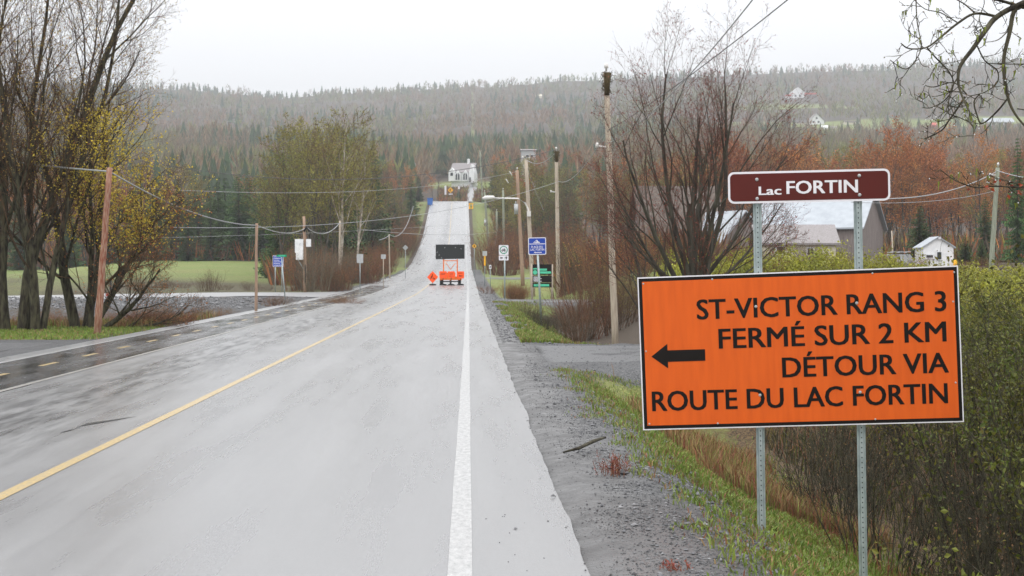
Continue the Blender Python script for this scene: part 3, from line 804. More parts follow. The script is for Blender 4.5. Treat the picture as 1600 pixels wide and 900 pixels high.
pole('short grey pole between the leaning pole and the streetlight', 776, 330, 777, 240, .19, wood_green, extras=(insulators(1), transformer(.35, 1)))
pole('far thin pole right of the white house on the rise', 750, 237, 754, 400, .22, wood_green, extras=(insulators(2),))
pole('reddish peeling pole beside the large bare tree on the left', 171, 262, 152, 41.5, .105, wood_red, zb=-.12)
pole('short round brown pole at the edge of the road on the left', 401, 349, 400, 63, .062, wood_new, taper=.9)
def cabinets(o, t, rad):
    a = MB(); z = t.z
    a.box((-.62, -.42, z*.43), (-.12, -.12, z*.70)); a.box((-.70, -.38, z*.52), (-.62, -.16, z*.70)); a.build('cabinet', white_paint, o)
    MB().box((.08, -.25, z*.60), (.42, -.03, z*.70)).build('small_cabinet', white_paint, o)
    MB().tube([(-.5, -.2, z*.43), (-.12, -.05, z*.31)], .04, 6).build('bracket', galv, o)
    MB().tube([(-.1, -.1, z*.80), (.1, -.12, z*.86), (.3, -.1, z*.80)], [.08, .14, .08], 8).build('cable_splice', rubber, o)
    MB().tube([(.02, -.13, z*.12), (.02, -.13, z*.36)], .05, 6).build('conduit', rubber, o)
pole('brown pole carrying white metal cabinets, behind the side road', 475, 338, 477, 110, .13, wood_new, extras=(cabinets,))
pole('pale short pole in front of the tall birch', 531, 345, 530, 128, .10, wood_pole)
pole('small white pole by the brush on the left of the hill road', 608, 366, 609, 170, .09, wood_pole)
pole('greenish grey utility pole standing in the shrubs right of the small white shed', 1559, 262, 1548, 85, .15, wood_green, extras=(insulators(1), side_clamp(.93)))

def wire(label, a, b, sag, rad, material, n=24, mid=None):
    a = P(*a); b = P(*b); pts = []
    for i in range(n+1):
        t = i/n; p = a.lerp(b, t); p.z -= 4*sag*t*(1-t); pts.append(p)
    o = MB().tube(pts, rad*.72, 5).build('overhead_cable', material); tag(o, label, 'cable', 'overhead cables'); return o
wire('thick pale cable running from the left edge to the reddish pole', (-60, 240, 50), (171, 268, 41.5), .06, .035, cable_grey)
wire('pale cable sagging from the reddish pole down to the short brown pole', (171, 268, 41.5), (401, 352, 63), .35, .03, cable_grey)
wire('pale cable between the short brown pole and the pole with white cabinets', (401, 352, 63), (476, 357, 110), .32, .03, cable_grey)
wire('pale cable from the pole with white cabinets to the short pale pole', (478, 354, 110), (531, 348, 128), .7, .04, cable_grey)
wire('pale cable sagging up the hill left of the road', (592, 375, 165), (609, 367, 170), .1, .05, cable_grey)
wire('pale cable climbing from the small white pole into the trees', (609, 367, 170), (646, 322, 230), 1.6, .05, cable_grey)
wire('long dark wire over the road from the moss-topped pole to the left', (869, 234, 105), (180, 243, 95), 1.75, .03, cable_dark)
wire('long pale wire crossing below the dark one above the road', (808, 268, 150), (190, 292, 80), 1.0, .02, cable_grey)
wire('thin wire crossing the road low, ending at the grey pole', (872, 284, 105), (180, 352, 62), 1.1, .02, cable_grey)
wire('thin low wire from the road edge into the dark spruces', (700, 352, 160), (230, 372, 100), .15, .016, cable_grey)
wire('thin wire low above the hill road', (780, 362, 230), (560, 358, 140), .5, .03, cable_grey)
wire('dark wire rising from the tall leaning pole to the top of the sky', (947, 225, 50), (1185, -12, 24), .35, .016, cable_grey)
wire('taut dark wire rising to the right above the bare tree', (948, 205, 50), (1245, -12, 24), .12, .014, cable_dark)
wire('wire joining the mossy pole top and the streetlight pole', (869, 237, 105), (823, 250, 115), .5, .03, cable_grey)
wire('wire from the tall leaning pole down to the mossy pole', (948, 205, 50), (872, 283, 105), .6, .02, cable_grey)
wire('thick pale wire from the greenish pole toward the brown sign', (1557, 268, 85), (1330, 308, 60), .55, .035, cable_grey)
wire('thin wire right of the brown sign below the thick one', (1556, 298, 85), (1330, 316, 60), .25, .018, cable_grey)
wire('pale wire from the greenish pole to the right edge', (1557, 266, 85), (1680, 280, 60), .2, .03, cable_grey)
wire('guy wire sloping down beside the streetlight pole', (824, 262, 115), (850, 330, 100), .15, .012, cable_dark)

# ------------------------------------------------------------------ smaller road signs
def post_bars(o, xs, z0, z1, r=.03, m_=galv, lean=0):
    for x in xs: MB().tube([(x + lean, .03, z0), (x, .03, z1)], r, 6).build('post', m_, o)
def sign_root(name, label, px, pyc, Y, cat='sign', group=None, yaw=0):
    c = P(px, pyc, Y); z = Hs(c.x, Y); o = empty(name, (c.x, Y, z), rz=yaw); tag(o, label, cat, group); return o, c.z - z
# beach sign
Yb = 62; k = Yb / F
o, zc_ = sign_root('beach_sign', 'blue sign reading PLAGE DU LAC FORTIN with a swimmer and a left arrow', 841.5, 384.5, Yb)
o.rotation_euler[1] = R(-1)
MB().prism([(x, z + zc_) for x, z in rounded(28*k, 27*k, .05)], -.004, .004).build('white_border', white_sheet, o)
MB().prism([(x, z + zc_) for x, z in rounded(25.6*k, 24.6*k, .04)], -.007, -.0045).build('blue_face', blue_sign, o)
mb = MB()
zz = zc_ + 4.0*k
wv = [(-12.5*k + i*25*k/24, zz + (.012 if i % 2 else -.012)) for i in range(25)]
mb.add([(x, -.009, z) for x, z in wv] + [(x, -.009, z - .030) for x, z in wv], [[i+25, i+26, i+1, i] for i in range(24)])
def disc(mb, x, z, r, y, k_=14, mi=0): mb.add([(x + r*math.cos(6.2832*i/k_), y, z + r*math.sin(6.2832*i/k_)) for i in range(k_)], [list(range(k_))], mi)
disc(mb, -3.2*k, zz + 2.2*k, 1.15*k, -.009)
mb.add([(q[0]*k, -.009, zz + q[1]*k) for q in [(-2.4, 1.0), (4.8, 1.0), (3.4, 2.6), (1.2, 3.4), (.6, 5.2), (-.6, 5.8), (-2.6, 4.4), (-2.2, 3.8), (-.6, 4.2), (-.8, 3.0)]], [list(range(10))])
mb.add([(q[0]*k, -.009, zz + q[1]*k) for q in [(-6.2, 1.8), (-4.4, 2.8), (-4.4, 2.1), (-6.0, 1.2)]], [list(range(4))])
mb.build('swimmer_emblem', white_sheet, o)
mb = MB(); add_text(mb, 'PLAGE DU', -9.2*k, zc_ - 2.9*k, 18*k, 3.6*k, -.008, offset=.035); mb.build('lettering', white_sheet, o)
mb = MB(); add_text(mb, 'LAC FORTIN', -10.6*k, zc_ - 7.1*k, 21.5*k, 3.6*k, -.008, offset=.035); mb.build('lettering', white_sheet, o)
mb = MB(); za = zc_ - 9.9*k; mb.prism([(-5.5*k, za), (-3*k, za+1.4*k), (-3*k, za+.6*k), (7*k, za+.6*k), (7*k, za-.6*k), (-3*k, za-.6*k), (-3*k, za-1.4*k)], -.0095, -.0078); mb.build('arrow', white_sheet, o)
MB().tube([(.13, .04, -.3), (-.0, .04, zc_ + 8*k)], .042, 8).build('post', galv, o)
# cycle route sign
Yc = 88; k = Yc / F
o, zc_ = sign_root('cycle_route_sign', 'white sign with a bicycle in a green ring over an arrow plate', 787, 395, Yc)
MB().prism([(x, z + zc_ + 4.3*k) for x, z in rounded(15*k, 15.5*k, .05)], -.004, .004).build('plate', white_sheet, o)
MB().prism([(x, z + zc_ - 8*k) for x, z in rounded(15*k, 7.6*k, .03)], -.004, .004).build('arrow_plate', white_sheet, o)
mb = MB(); c0 = zc_ + 4.5*k
V = []; 
for i in range(28): a = 6.2832*i/28; V += [(6.3*k*math.cos(a), -.006, c0 + 6.3*k*math.sin(a)), (5.0*k*math.cos(a), -.006, c0 + 5.0*k*math.sin(a))]
mb.add(V, [[2*i, (2*i+2) % 56, (2*i+3) % 56, 2*i+1] for i in range(28)]); mb.build('green_ring', green_sign, o)
mb = MB()
for cx_ in (-2.1, 2.1):
    V = []
    for i in range(14): a = 6.2832*i/14; V += [((cx_ + 1.7*math.cos(a))*k, -.006, c0 - 1*k + 1.7*k*math.sin(a)), ((cx_ + 1.0*math.cos(a))*k, -.006, c0 - 1*k + 1.0*k*math.sin(a))]
    mb.add(V, [[2*i, (2*i+2) % 28, (2*i+3) % 28, 2*i+1] for i in range(14)])
for (a, b) in (((-2.1, -1), (-1, 1.2)), ((-1, 1.2), (1.5, 1.2)), ((-1, 1.2), (.1, -.9)), ((.1, -.9), (1.5, 1.2)), ((2.1, -1), (1.3, 2.2)), ((-1.6, 2), (-.4, 2)), ((-2.1, -1), (.1, -.9))):
    mb.tube([(a[0]*k, -.007, c0 + a[1]*k), (b[0]*k, -.007, c0 + b[1]*k)], .28*k, 4)
mb.build('bicycle_emblem', black_paint, o)
mb = MB(); z_ = zc_ - 8*k
mb.prism([(-6*k, z_), (-3.8*k, z_+2*k), (-3.8*k, z_+.8*k), (-1.2*k, z_+.8*k), (-1.2*k, z_-.8*k), (-3.8*k, z_-.8*k), (-3.8*k, z_-2*k)], -.007, -.0045)
mb.build('arrow', black_paint, o); mb = MB()
mb.prism([(4*k, z_+2.7*k), (6*k, z_+.4*k), (4.8*k, z_+.4*k), (4.8*k, z_-2.2*k), (3.2*k, z_-2.2*k), (3.2*k, z_+.4*k), (2*k, z_+.4*k)], -.007, -.0045)
mb.build('arrow', black_paint, o)
post_bars(o, [.06], -.3, zc_ + 8*k, .04)
# dark notice board with green lettering
Yn = 88; k = Yn / F
o, zc_ = sign_root('notice_board', 'black notice board with mint green lettering on two posts by the driveway', 847, 432, Yn)
def rect(mb, x0, z0, x1, z1, y, mi=0): mb.add([(x0*k, y, zc_ + z0*k), (x1*k, y, zc_ + z0*k), (x1*k, y, zc_ + z1*k), (x0*k, y, zc_ + z1*k)], [[0, 1, 2, 3]], mi)
MB().box((-15*k, -.03, zc_ + 2.5*k), (15*k, .01, zc_ + 19*k)).build('panel', black_paint, o)
MB().box((-15*k, -.03, zc_ - 9.5*k), (15*k, .01, zc_ + 1.5*k)).build('panel', black_paint, o)
MB().box((-15*k, -.03, zc_ - 17*k), (15*k, .01, zc_ - 10*k)).build('panel', black_paint, o)
mb = MB(); disc(mb, -11*k, zc_ + 6.5*k, 3.4*k, -.034, 16); rect(mb, -14, 11, -8, 13, -.034); rect(mb, -6, 9, 7.5, 12.3, -.034); rect(mb, -6, 4.5, 14, 8, -.034)
rect(mb, -13, -15.5, 11, -12, -.034); mb.build('green_print', mint, o)
mb = MB(); rr_ = random.Random(4)
for i in range(6): rect(mb, -13.5, -1 - i*1.35, -13.5 + rr_.uniform(8, 20), -.35 - i*1.35, -.034)
mb.build('white_print', white_sheet, o)
post_bars(o, [-15.6*k, 15.6*k], -.3, zc_ + 19*k, .06, wood_pole)
# sign backs on the left, signs for oncoming traffic
def back_sign(label, px, pyc, wpx, hpx, Y, diamond=False, pm=galv, face=alu, pr=.03, extra=None):
    k = Y/F; o, zc_ = sign_root('road_sign', label, px, pyc, Y)
    q = [(0, hpx*k/2), (wpx*k/2, 0), (0, -hpx*k/2), (-wpx*k/2, 0)] if diamond else rounded(wpx*k, hpx*k, .04)
    MB().prism([(x, z + zc_) for x, z in q], -.004, .004).build('plate', face, o)
    post_bars(o, [0], -.3, zc_ + hpx*k*.4, pr, pm)
    if extra: extra(o, zc_, k)
    return o
back_sign('back of a rectangular grey road sign at the mouth of the side road', 562.5, 404, 10, 14, 112)
back_sign('back of a small square road sign on a slim pinkish post', 599, 401, 7.5, 7, 125, pm=wood_pole)
back_sign('back of a diamond road sign beside the hill road', 633.5, 387, 9, 9, 172, True)
back_sign('yellow diamond warning sign low at the right of the hill road', 741, 384.5, 7, 7, 185, True, face=yellow_sign, extra=lambda o, z, k: MB().box((-.8*k, -.008, z-1.5*k), (.8*k, -.005, z+1.5*k)).build('symbol', black_paint, o))
back_sign('yellow sign at the crest where the road bends right', 736, 322, 7, 9, 372, False, face=yellow_sign, pm=green_sign, pr=.12, extra=lambda o, z, k: MB().box((-.9*k, -.03, z-2*k), (.9*k, -.01, z+2*k)).build('symbol', black_paint, o))
def chev(o, z, k):
    MB().prism([(-2.4*k, z), (.2*k, z+2.2*k), (1.4*k, z+2.2*k), (-.8*k, z), (1.4*k, z-2.2*k), (.2*k, z-2.2*k)], -.03, -.01).build('symbol', black_paint, o)
    MB().box((-3*k, -.02, z-7*k), (3*k, 0, z-5.5*k)).build('white_plate', white_sheet, o)
back_sign('yellow diamond with a black arrow beyond the crest', 704, 297, 9, 9, 425, True, face=yellow_sign, extra=chev)
back_sign('tall narrow white marker beyond the crest', 696, 297, 3, 14, 424, face=white_sheet)
back_sign('small white marker beside the trunk beyond the crest', 717, 293, 3, 5, 428, face=white_sheet)
back_sign('pale square sign over a yellow marker post by the lawn', 757.5, 396, 7, 7.5, 130, face=alu, extra=lambda o, z, k: MB().box((-1.2*k, -.06, z-19*k), (1.2*k, -.03, z-4*k)).build('yellow_sleeve', yellow_sign, o))
back_sign('small black and white marker plate on a thin post by the lawn', 766, 417, 3.5, 6, 126, face=white_sheet, extra=lambda o, z, k: MB().box((-.8*k, -.02, z-1.2*k), (.8*k, -.006, z+1.2*k)).build('symbol', black_paint, o))
# blue information sign and green street sign on the left
Yl = 108; k = Yl/F
o, zc_ = sign_root('information_sign', 'blue information sign with white lines on two posts behind the side road', 434.5, 408, Yl)
MB().prism([(x, z + zc_) for x, z in rounded(16.5*k, 17.5*k, .04)], -.004, .004).build('white_border', white_sheet, o)
MB().prism([(x, z + zc_) for x, z in rounded(15.5*k, 16.5*k, .04)], -.007, -.0045).build('blue_face', blue_sign, o)
mb = MB()
for i in range(6): zc2 = zc_ + 6.6*k - i*2.6*k; mb.add([(-6.5*k, -.008, zc2-.35*k), ((6 - (i*37 % 5))*k, -.008, zc2-.35*k), ((6 - (i*37 % 5))*k, -.008, zc2+.35*k), (-6.5*k, -.008, zc2+.35*k)], [[0, 1, 2, 3]])
mb.build('white_print', white_sheet, o)
post_bars(o, [-4.5*k, 6*k], -.3, zc_ + 7*k, .035)
Yl = 84; k = Yl/F
o, zc_ = sign_root('street_name_sign', 'green street name blade on a slim leaning post at the gravel bank', 441, 399.5, Yl)
MB().box((-9*k, -.01, zc_ - 2*k), (7*k, .01, zc_ + 1.6*k)).build('blade', green_sign, o)
mb = MB(); add_box = mb.box((-6*k, -.014, zc_ - .9*k), (4.6*k, -.011, zc_ + .6*k)); mb.build('white_print', mint, o)
MB().tube([(.22, .03, -.3), (-.05, .03, zc_)], .03, 6).build('post', galv, o)
# low red and white barrier board by the side road
k = 92/F; c = P(160, 481, 92); o = empty('barrier_board', (c.x, 92, Hs(c.x, 92))); tag(o, 'low red and white striped barrier behind the reddish pole', 'barrier')
mb = MB(); mb.box((-20*k, -.03, .15), (18*k, .03, .33)); mb.build('board', white_sheet, o)
for i, x in enumerate((-18, -6, 6)): MB().box((x*k, -.04, .16), ((x+7)*k, -.031, .32)).build('red_stripe', red_roof, o)
MB().box((-.03 + .5, -.03, -.1), (.55, .03, 1.1)).build('post', steel_dark, o)
for x in (-15*k, 15*k): MB().box((x-.04, -.2, -.15), (x+.04, .2, .15)).build('foot', rubber, o)
# blue box at the crest
c = P(672, 313, 383); o = empty('blue_box', (c.x, 383, Hs(c.x, 383))); tag(o, 'blue bin on the verge at the left of the crest', 'bin'); k = 383/F
zb_ = max(.6, c.z - Hs(c.x, 383) - 3.5*k)
MB().prism([(-3.6*k, zb_ - .6), (-4.4*k, zb_ + 6*k), (4.4*k, zb_ + 6*k), (3.6*k, zb_ - .6)], -.5, .5).build('bin_body', box_blue, o)
MB().box((-4.8*k, -.6, zb_ + 6*k), (4.8*k, .6, zb_ + 7*k)).build('lid', box_blue, o)

# ------------------------------------------------------------------ message board trailer and its orange signs
Yt = 135; k = Yt/F; X = at(703.5, Yt); zt = float(zr(Yt)); 
o = empty('message_board_trailer', (X, Yt, zt)); tag(o, 'black message board on an orange trailer standing in the right lane', 'trailer')
def zp(py): return CAMZ + (HY - py)*k - zt
MB().prism([(-22.8*k, zp(405.3)), (-22.8*k, zp(382)), (22.5*k, zp(382)), (22.5*k, zp(404.3))], -.10, .12).build('board', steel_dark, o)
mb = MB(); nx_, nz_ = 22, 11
for i in range(nx_):
    for j in range(nz_):
        x = -21.3*k + i*(42.4*k/nx_); z = zp(403.4) + j*(20.0*k/nz_); mb.add([(x, -.103, z), (x + 1.7*k, -.103, z), (x + 1.7*k, -.103, z + 1.6*k), (x, -.103, z + 1.6*k)], [[0, 1, 2, 3]])
p_ = mb.build('pixel_module', led_black, o); p_['kind'] = 'stuff'
mb = MB(); 
for (x, z) in ((-8.5, 387), (8, 386.8), (17, 388.7), (-20.5, 394), (-17.3, 398.5), (-13.5, 403)): disc(mb, x*k, zp(z), .75*k, -.108, 8)
mb.build('light', alu, o)
for x in (-10.4, 11.0): MB().box(((x-.9)*k, -.06, zp(437)), ((x+.9)*k, .06, zp(405))).build('mast_post', orange_metal, o)
MB().box((-10*k, -.05, zp(408)), (12*k, .05, zp(406.7))).build('mast_crossbar', orange_metal, o)
MB().tube([(-7*k, 0, zp(410.5)), (.5*k, 0, zp(421))], .03, 5).tube([(8*k, 0, zp(411)), (.5*k, 0, zp(421))], .03, 5).build('mast_brace', orange_metal, o)
MB().box((-16*k, -.2, zp(437.5)), (18*k, .9, zp(432))).build('chassis', orange_metal, o)
MB().box((-8*k, .2, zp(432)), (8*k, .9, zp(426))).build('battery_box', orange_metal, o)
MB().tube([(-14*k, .3, zp(440)), (14*k, .3, zp(440))], .05, 6).build('axle', steel_dark, o)
for x in (-14.0, 14.5):
    w_ = MB(); r_ = .36
    w_.tube([(x*k - .13, .3, r_), (x*k - .10, .3, r_), (x*k + .10, .3, r_), (x*k + .13, .3, r_)], [r_*.8, r_, r_, r_*.8], 20)
    wo = w_.build('wheel', rubber, o)
    MB().tube([(x*k - .14, .3, r_), (x*k + .14, .3, r_)], r_*.5, 12).build('rim', alu, wo)
    MB().tube([(x*k, .1, .03), (x*k, .1, zp(436))], .04, 6).build('jack', steel_dark, o)
MB().tube([(0, -.1, .05), (0, -.1, zp(438))], .06, 6).build('jack', steel_dark, o)
MB().tube([(0, .9, zp(438)), (0, 2.6, zp(439))], .06, 6).build('drawbar', orange_metal, o)
def stand_sign(label, px, py, wpx, hpx, Y, face, diamond=False, footpx=None):
    k = Y/F; X = at(px, Y); z0 = float(zr(Y)); o = empty('temporary_sign', (X, Y, z0)); tag(o, label, 'sign')
    zc_ = CAMZ + (HY - py)*k - z0
    q = [(0, hpx*k/2), (wpx*k/2, 0), (0, -hpx*k/2), (-wpx*k/2, 0)] if diamond else rounded(wpx*k, hpx*k, .03)
    MB().prism([(x, z + zc_) for x, z in q], -.006, .006).build('plate', orange_bright, o)
    face(o, zc_, k)
    MB().box((-.03, .01, .06), (.03, .05, zc_)).build('post', steel_dark, o)
    f = MB(); fw = 5.8*k
    f.prism([(-fw, 0), (-fw*.9, .09), (-fw*.3, .13), (fw*.3, .13), (fw*.9, .09), (fw, 0)], -.22, .22); f.build('rubber_foot', rubber, o)
    return o
def worker(o, z, k):
    mb = MB(); disc(mb, -.3*k, z + 3.9*k, .85*k, -.009, 10)
    mb.prism([(-.9*k, z+3.1*k), (-2.6*k, z+.6*k), (-1.6*k, z-.2*k), (.4*k, z+2.4*k)], -.010, -.007)
    mb.prism([(-2.6*k, z+.8*k), (-3.6*k, z-3.4*k), (-2.8*k, z-3.4*k), (-1.9*k, z-.4*k), (-1.0*k, z-3.2*k), (-.3*k, z-3.2*k), (-1.3*k, z+.4*k)], -.010, -.007)
    mb.prism([(-1.2*k, z+2.2*k), (1.6*k, z-1.8*k), (1.9*k, z-1.4*k), (-.8*k, z+2.6*k)], -.0125, -.0105)
    mb.prism([(.5*k, z-3.4*k), (1.3*k, z-2.0*k), (2.4*k, z-1.4*k), (3.6*k, z-2.4*k), (4.2*k, z-3.4*k)], -.010, -.007)
    mb.build('worker_symbol', black_paint, o)
def barsf(rows_, arrow=False):
    def f(o, z, k):
        mb = MB()
        for (x0, x1, dz) in rows_: mb.add([(x0*k, -.009, z+dz*k-.28*k), (x1*k, -.009, z+dz*k-.28*k), (x1*k, -.009, z+dz*k+.28*k), (x0*k, -.009, z+dz*k+.28*k)], [[0, 1, 2, 3]])
        if arrow: mb.prism([(-2.5*k, z-1.6*k), (-.6*k, z-.2*k), (-.6*k, z-1.1*k), (3.6*k, z-1.1*k), (3.6*k, z-2.1*k), (-.6*k, z-2.1*k), (-.6*k, z-3.0*k)], -.010, -.007)
        mb.build('symbol', black_paint, o)
    return f
stand_sign('orange diamond sign with a digging worker beside the trailer', 676, 433, 17.5, 19, 133.5, worker, True)
stand_sign('small orange sign with faint writing in front of the left wheel', 692.3, 429.3, 11.5, 11, 133.5, barsf([(-4, 3.8, 2), (-4, 2.5, .2)]))
stand_sign('small orange sign in the middle of the trailer front', 705, 429, 11, 10, 133.2, barsf([(-2.5, 3, 2.2), (-2.5, 2.5, .2), (-3.5, 3.5, -2.3)]))
stand_sign('small orange sign with a black left arrow before the right wheel', 719.5, 429.5, 11.5, 11, 133.5, barsf([(-4, 3, 2.6)], True))

# ------------------------------------------------------------------ buildings
Hr = []
def gable(name, label, cat, px, pyb, Y, w, d, h, rh, wm, rm, yaw=0, along_x=True, over=.35, wins=(), gwins=(), rt=.14, chim=None):
    """box with a pitched roof; front faces the road; along_x: ridge runs across the view"""
    if Y > 600:
        cand = np.arange(Y*.8, Y*1.25, 4.0); zz_ = H((px - HX)*cand/F, cand); row = HY - (zz_ - CAMZ)*F/cand
        Y2 = float(cand[np.argmin(np.abs(row - pyb) + np.abs(cand - Y)*.004)]); f_ = Y2/Y; w *= f_; d *= f_; h *= f_; rh *= f_; Y = Y2; Hr.append((name, px, pyb, Y2)); wins = [(a*f_, b*f_, c_*f_, e_*f_, *q_) for (a, b, c_, e_, *q_) in wins]
    X = at(px, Y); z0 = Hs(X, Y); zb = CAMZ + (HY - pyb)*Y/F if Y <= 600 else z0
    o = empty(name, (X, Y, zb), rz=yaw); tag(o, label, cat)
    mb = MB()
    dn = min(0, z0 - zb - 1) - 2.5
    if along_x:
        mb.box((-w/2, 0, dn), (w/2, d, h))
        for s_ in (-1, 1):
            x = s_*w/2; V = [(x, 0, h), (x, d, h), (x, d/2, h + rh)]; V += [(x - s_*.2, a[1], a[2]) for a in V]
            mb.add(V, [[0, 1, 2], [3, 5, 4]]); mb.add(V, [[0, 3, 4, 1], [1, 4, 5, 2], [2, 5, 3, 0]])
    else:
        mb.prism([(-w/2, dn), (-w/2, h), (0, h + rh), (w/2, h), (w/2, dn)], 0, d)
    mb.build('wall', wm, o)
    rf = MB()
    if along_x:
        sl = rh/(d/2); e = over
        pr = [(-e, h - e*sl), (d/2, h + rh), (d + e, h - e*sl), (d + e, h - e*sl + rt), (d/2, h + rh + rt), (-e, h - e*sl + rt)]
        n = 6; V = [(-w/2 - e, y_, z_) for y_, z_ in pr] + [(w/2 + e, y_, z_) for y_, z_ in pr]
        rf.add(V, [[i, i+n, (i+1) % n + n, (i+1) % n] for i in range(n)]); rf.add(V, [[0, 1, 4, 5]]); rf.add(V, [[1, 2, 3, 4]]); rf.add(V, [[6, 11, 10, 7]]); rf.add(V, [[7, 10, 9, 8]])
    else:
        sl = rh/(w/2); e = over
        pr = [(-w/2 - e, h - e*sl), (0, h + rh), (w/2 + e, h - e*sl), (w/2 + e, h - e*sl + rt), (0, h + rh + rt), (-w/2 - e, h - e*sl + rt)]
        n = 6; V = [(x_, -e, z_) for x_, z_ in pr] + [(x_, d + e, z_) for x_, z_ in pr]
        rf.add(V, [[i, (i+1) % n, (i+1) % n + n, i+n] for i in range(n)]); rf.add(V, [[0, 1, 4, 5]]); rf.add(V, [[1, 2, 3, 4]]); rf.add(V, [[6, 11, 10, 7]]); rf.add(V, [[7, 10, 9, 8]])
    r_ = rf.build('roof', rm, o)
    for (x, z, ww, hh, *nm) in wins:
        f = MB().box((x - ww/2 - .08, -.07, z - .08), (x + ww/2 + .08, -.01, z + hh + .08)).build(nm[0] if nm else 'window', white_paint, o)
        MB().box((x - ww/2, -.09, z), (x + ww/2, -.071, z + hh)).build('pane', dark_glass, f)
    if chim:
        MB().box((chim[0]-.4, d/2-.4, h), (chim[0]+.4, d/2+.4, h + rh + chim[1])).build('chimney', wm, r_)
    return o, r_
# white house past the crest
Y = 530; k = Y/F
o, r_ = gable('white_house', 'white house with grey roof and arched front windows past the crest of the road', 'house', 722, 283, Y, 34*k, 8, 15*k, 14*k, white_paint, grey_shingle, yaw=R(-12), over=.5)
for x in (-6*k, 6*k):
    MB().prism([(x-4.6*k, 0), (x-4.6*k, 11*k), (x, 17*k), (x+4.6*k, 11*k), (x+4.6*k, 0)], -1.0, .5).build('dormer_wall', white_paint, o)
    f = MB().prism([(x-3.0*k, 2*k), (x-3.0*k, 9.5*k), (x-1.6*k, 12*k), (x+1.6*k, 12*k), (x+3.0*k, 9.5*k), (x+3.0*k, 2*k)], -1.12, -1.01).build('window', dark_glass, o)
    MB().box((x-.12, -1.16, 2*k), (x+.12, -1.13, 12*k)).build('glazing_bar', white_paint, f)
MB().prism([(-20*k, 0), (-20*k, 15*k), (-15*k, 21*k), (-10.5*k, 15*k), (-10.5*k, 0)], -1.6, 2).build('wing', white_paint, o)
f = MB().box((-17*k, -1.72, 8*k), (-13*k, -1.61, 13*k)).build('window', dark_glass, o)
MB().prism([(13*k, -3*k), (13*k, 14*k), (17*k, 26*k), (21*k, 12*k), (21*k, -3*k)], -2.2, 3).build('gable_wing', white_paint, o)
MB().box((13.8*k, -2.4, -2*k), (16*k, -2.21, 5*k)).build('door', dark_glass, o)
MB().box((5*k, 3.5, 26*k), (8*k, 4.7, 36*k)).build('chimney', white_paint, r_)
# grey block house seen above the trees
Y = 470; k = Y/F
o, r_ = gable('grey_house', 'pale grey flat-topped house showing above the trees right of the crest', 'house', 826, 250, Y, 22*k, 7, 15*k, .5, alu, grey_shingle, wins=[(-2*k, 4*k, 4.5*k, 4*k), (5*k, 4*k, 3.5*k, 4*k)])
# low roofs on the left behind the trees
Y = 560; k = Y/F
gable('long_low_building', 'long low cream building with a grey roof on the left slope', 'building', 638, 262, Y, 34*k, 8, 3*k, 5*k, cream, grey_shingle)
Y = 640; k = Y/F
gable('small_roofed_house', 'small pale roofed house left of the long low building', 'house', 602, 252, Y, 14*k, 7, 3*k, 4*k, cream, tin)
# farm buildings right of the road
Y = 130; k = Y/F
gable('barn', 'weathered grey barn with a bright tin roof behind the brown sign', 'barn', 1262, 412, Y, 165*k, 8, 58*k, 56*k, grey_wood, tin, yaw=R(-28), over=.35)
# the barn's end gable shed and lower buildings
Y = 122; k = Y/F
gable('barn_gable', 'weathered barn with a steep brown roof left of the brown sign', 'barn', 1068, 410, Y, 118*k, 10, 46*k, 76*k, grey_wood, brown_shingle, over=.5,
      wins=[(-24*k, 2*k, 7*k, 8*k)])
Y = 119; k = Y/F
gable('tin_roof_shed', 'gabled shed with a pale tin roof slope between the two barns', 'shed', 1163, 402, Y, 84*k, 9, 25*k, 46*k, grey_wood, tin, yaw=R(24), along_x=False, over=.3)
Y = 112; k = Y/F
gable('cream_outbuilding', 'low cream outbuilding with a grey shingle roof in front of the tin roofed barn', 'outbuilding', 1246, 402, Y, 118*k, 6, 22*k, 28*k, cream, grey_shingle, yaw=R(-6), over=.3,
      wins=[(-26*k, 6*k, 12*k, 10*k, 'garage_door'), (20*k, 4*k, 9*k, 10*k)])
# small white shed
Y = 108; k = Y/F
o, r_ = gable('white_shed', 'small white shed with a gable roof right of the grey lumber pile', 'shed', 1466, 412, Y, 47*k, 2.6, 26*k, 15*k, white_paint, tin, yaw=R(-4), along_x=False, over=.14, rt=.08,
      wins=[(-13.5*k, 9.5*k, 10*k, 4*k), (1.2*k, 7*k, 6.5*k, 11*k)])
MB().box((-.012, -.14, 38*k), (.16, -.11, 42*k)).build('vent', white_sheet, o)
MB().tube([(24*k, -.35, -.4), (24*k, -.35, 6*k)], [.14, .13], 10).build('yellow_pail', yellow_sign, None)
yp = bpy.data.objects['yellow_pail']; yp.location = o.location; tag(yp, 'yellow container at the right corner of the small white shed', 'container')
# grey lumber and frames stacked left of the shed
Y = 106; k = Y/F; X = at(1408, Y)
o = empty('lumber_pile', (X, Y, CAMZ + (HY-404)*k)); tag(o, 'heap of grey boards and frames left of the small white shed', 'lumber pile')
rg_ = random.Random(8)
pl = None
for i in range(16):
    x = -20*k + i*2.4*k; t_ = MB().box((-.03, -.2, -.4), (.05, .5, 7*k), M=Matrix.Translation((x, 0, 0)) @ Matrix.Rotation(R(rg_.uniform(-38, -22)), 4, 'Y'))
    t_.build('board', alu, o)
for j in range(6):
    MB().box((-19*k + j*5.5*k, -.1, 9*k + (j % 2)*1.2*k), (-13*k + j*5.5*k, .5, 10.2*k + (j % 2)*1.2*k)).build('board', alu, o)
MB().tube([(-8*k, .6, -1), (-11*k, .6, 44*k)], [.05, .045], 8).build('slanted_pole', wood_pole, None)
sp_ = bpy.data.objects['slanted_pole']; sp_.location = o.location; tag(sp_, 'pale slanted pole rising behind the grey lumber heap', 'pole')
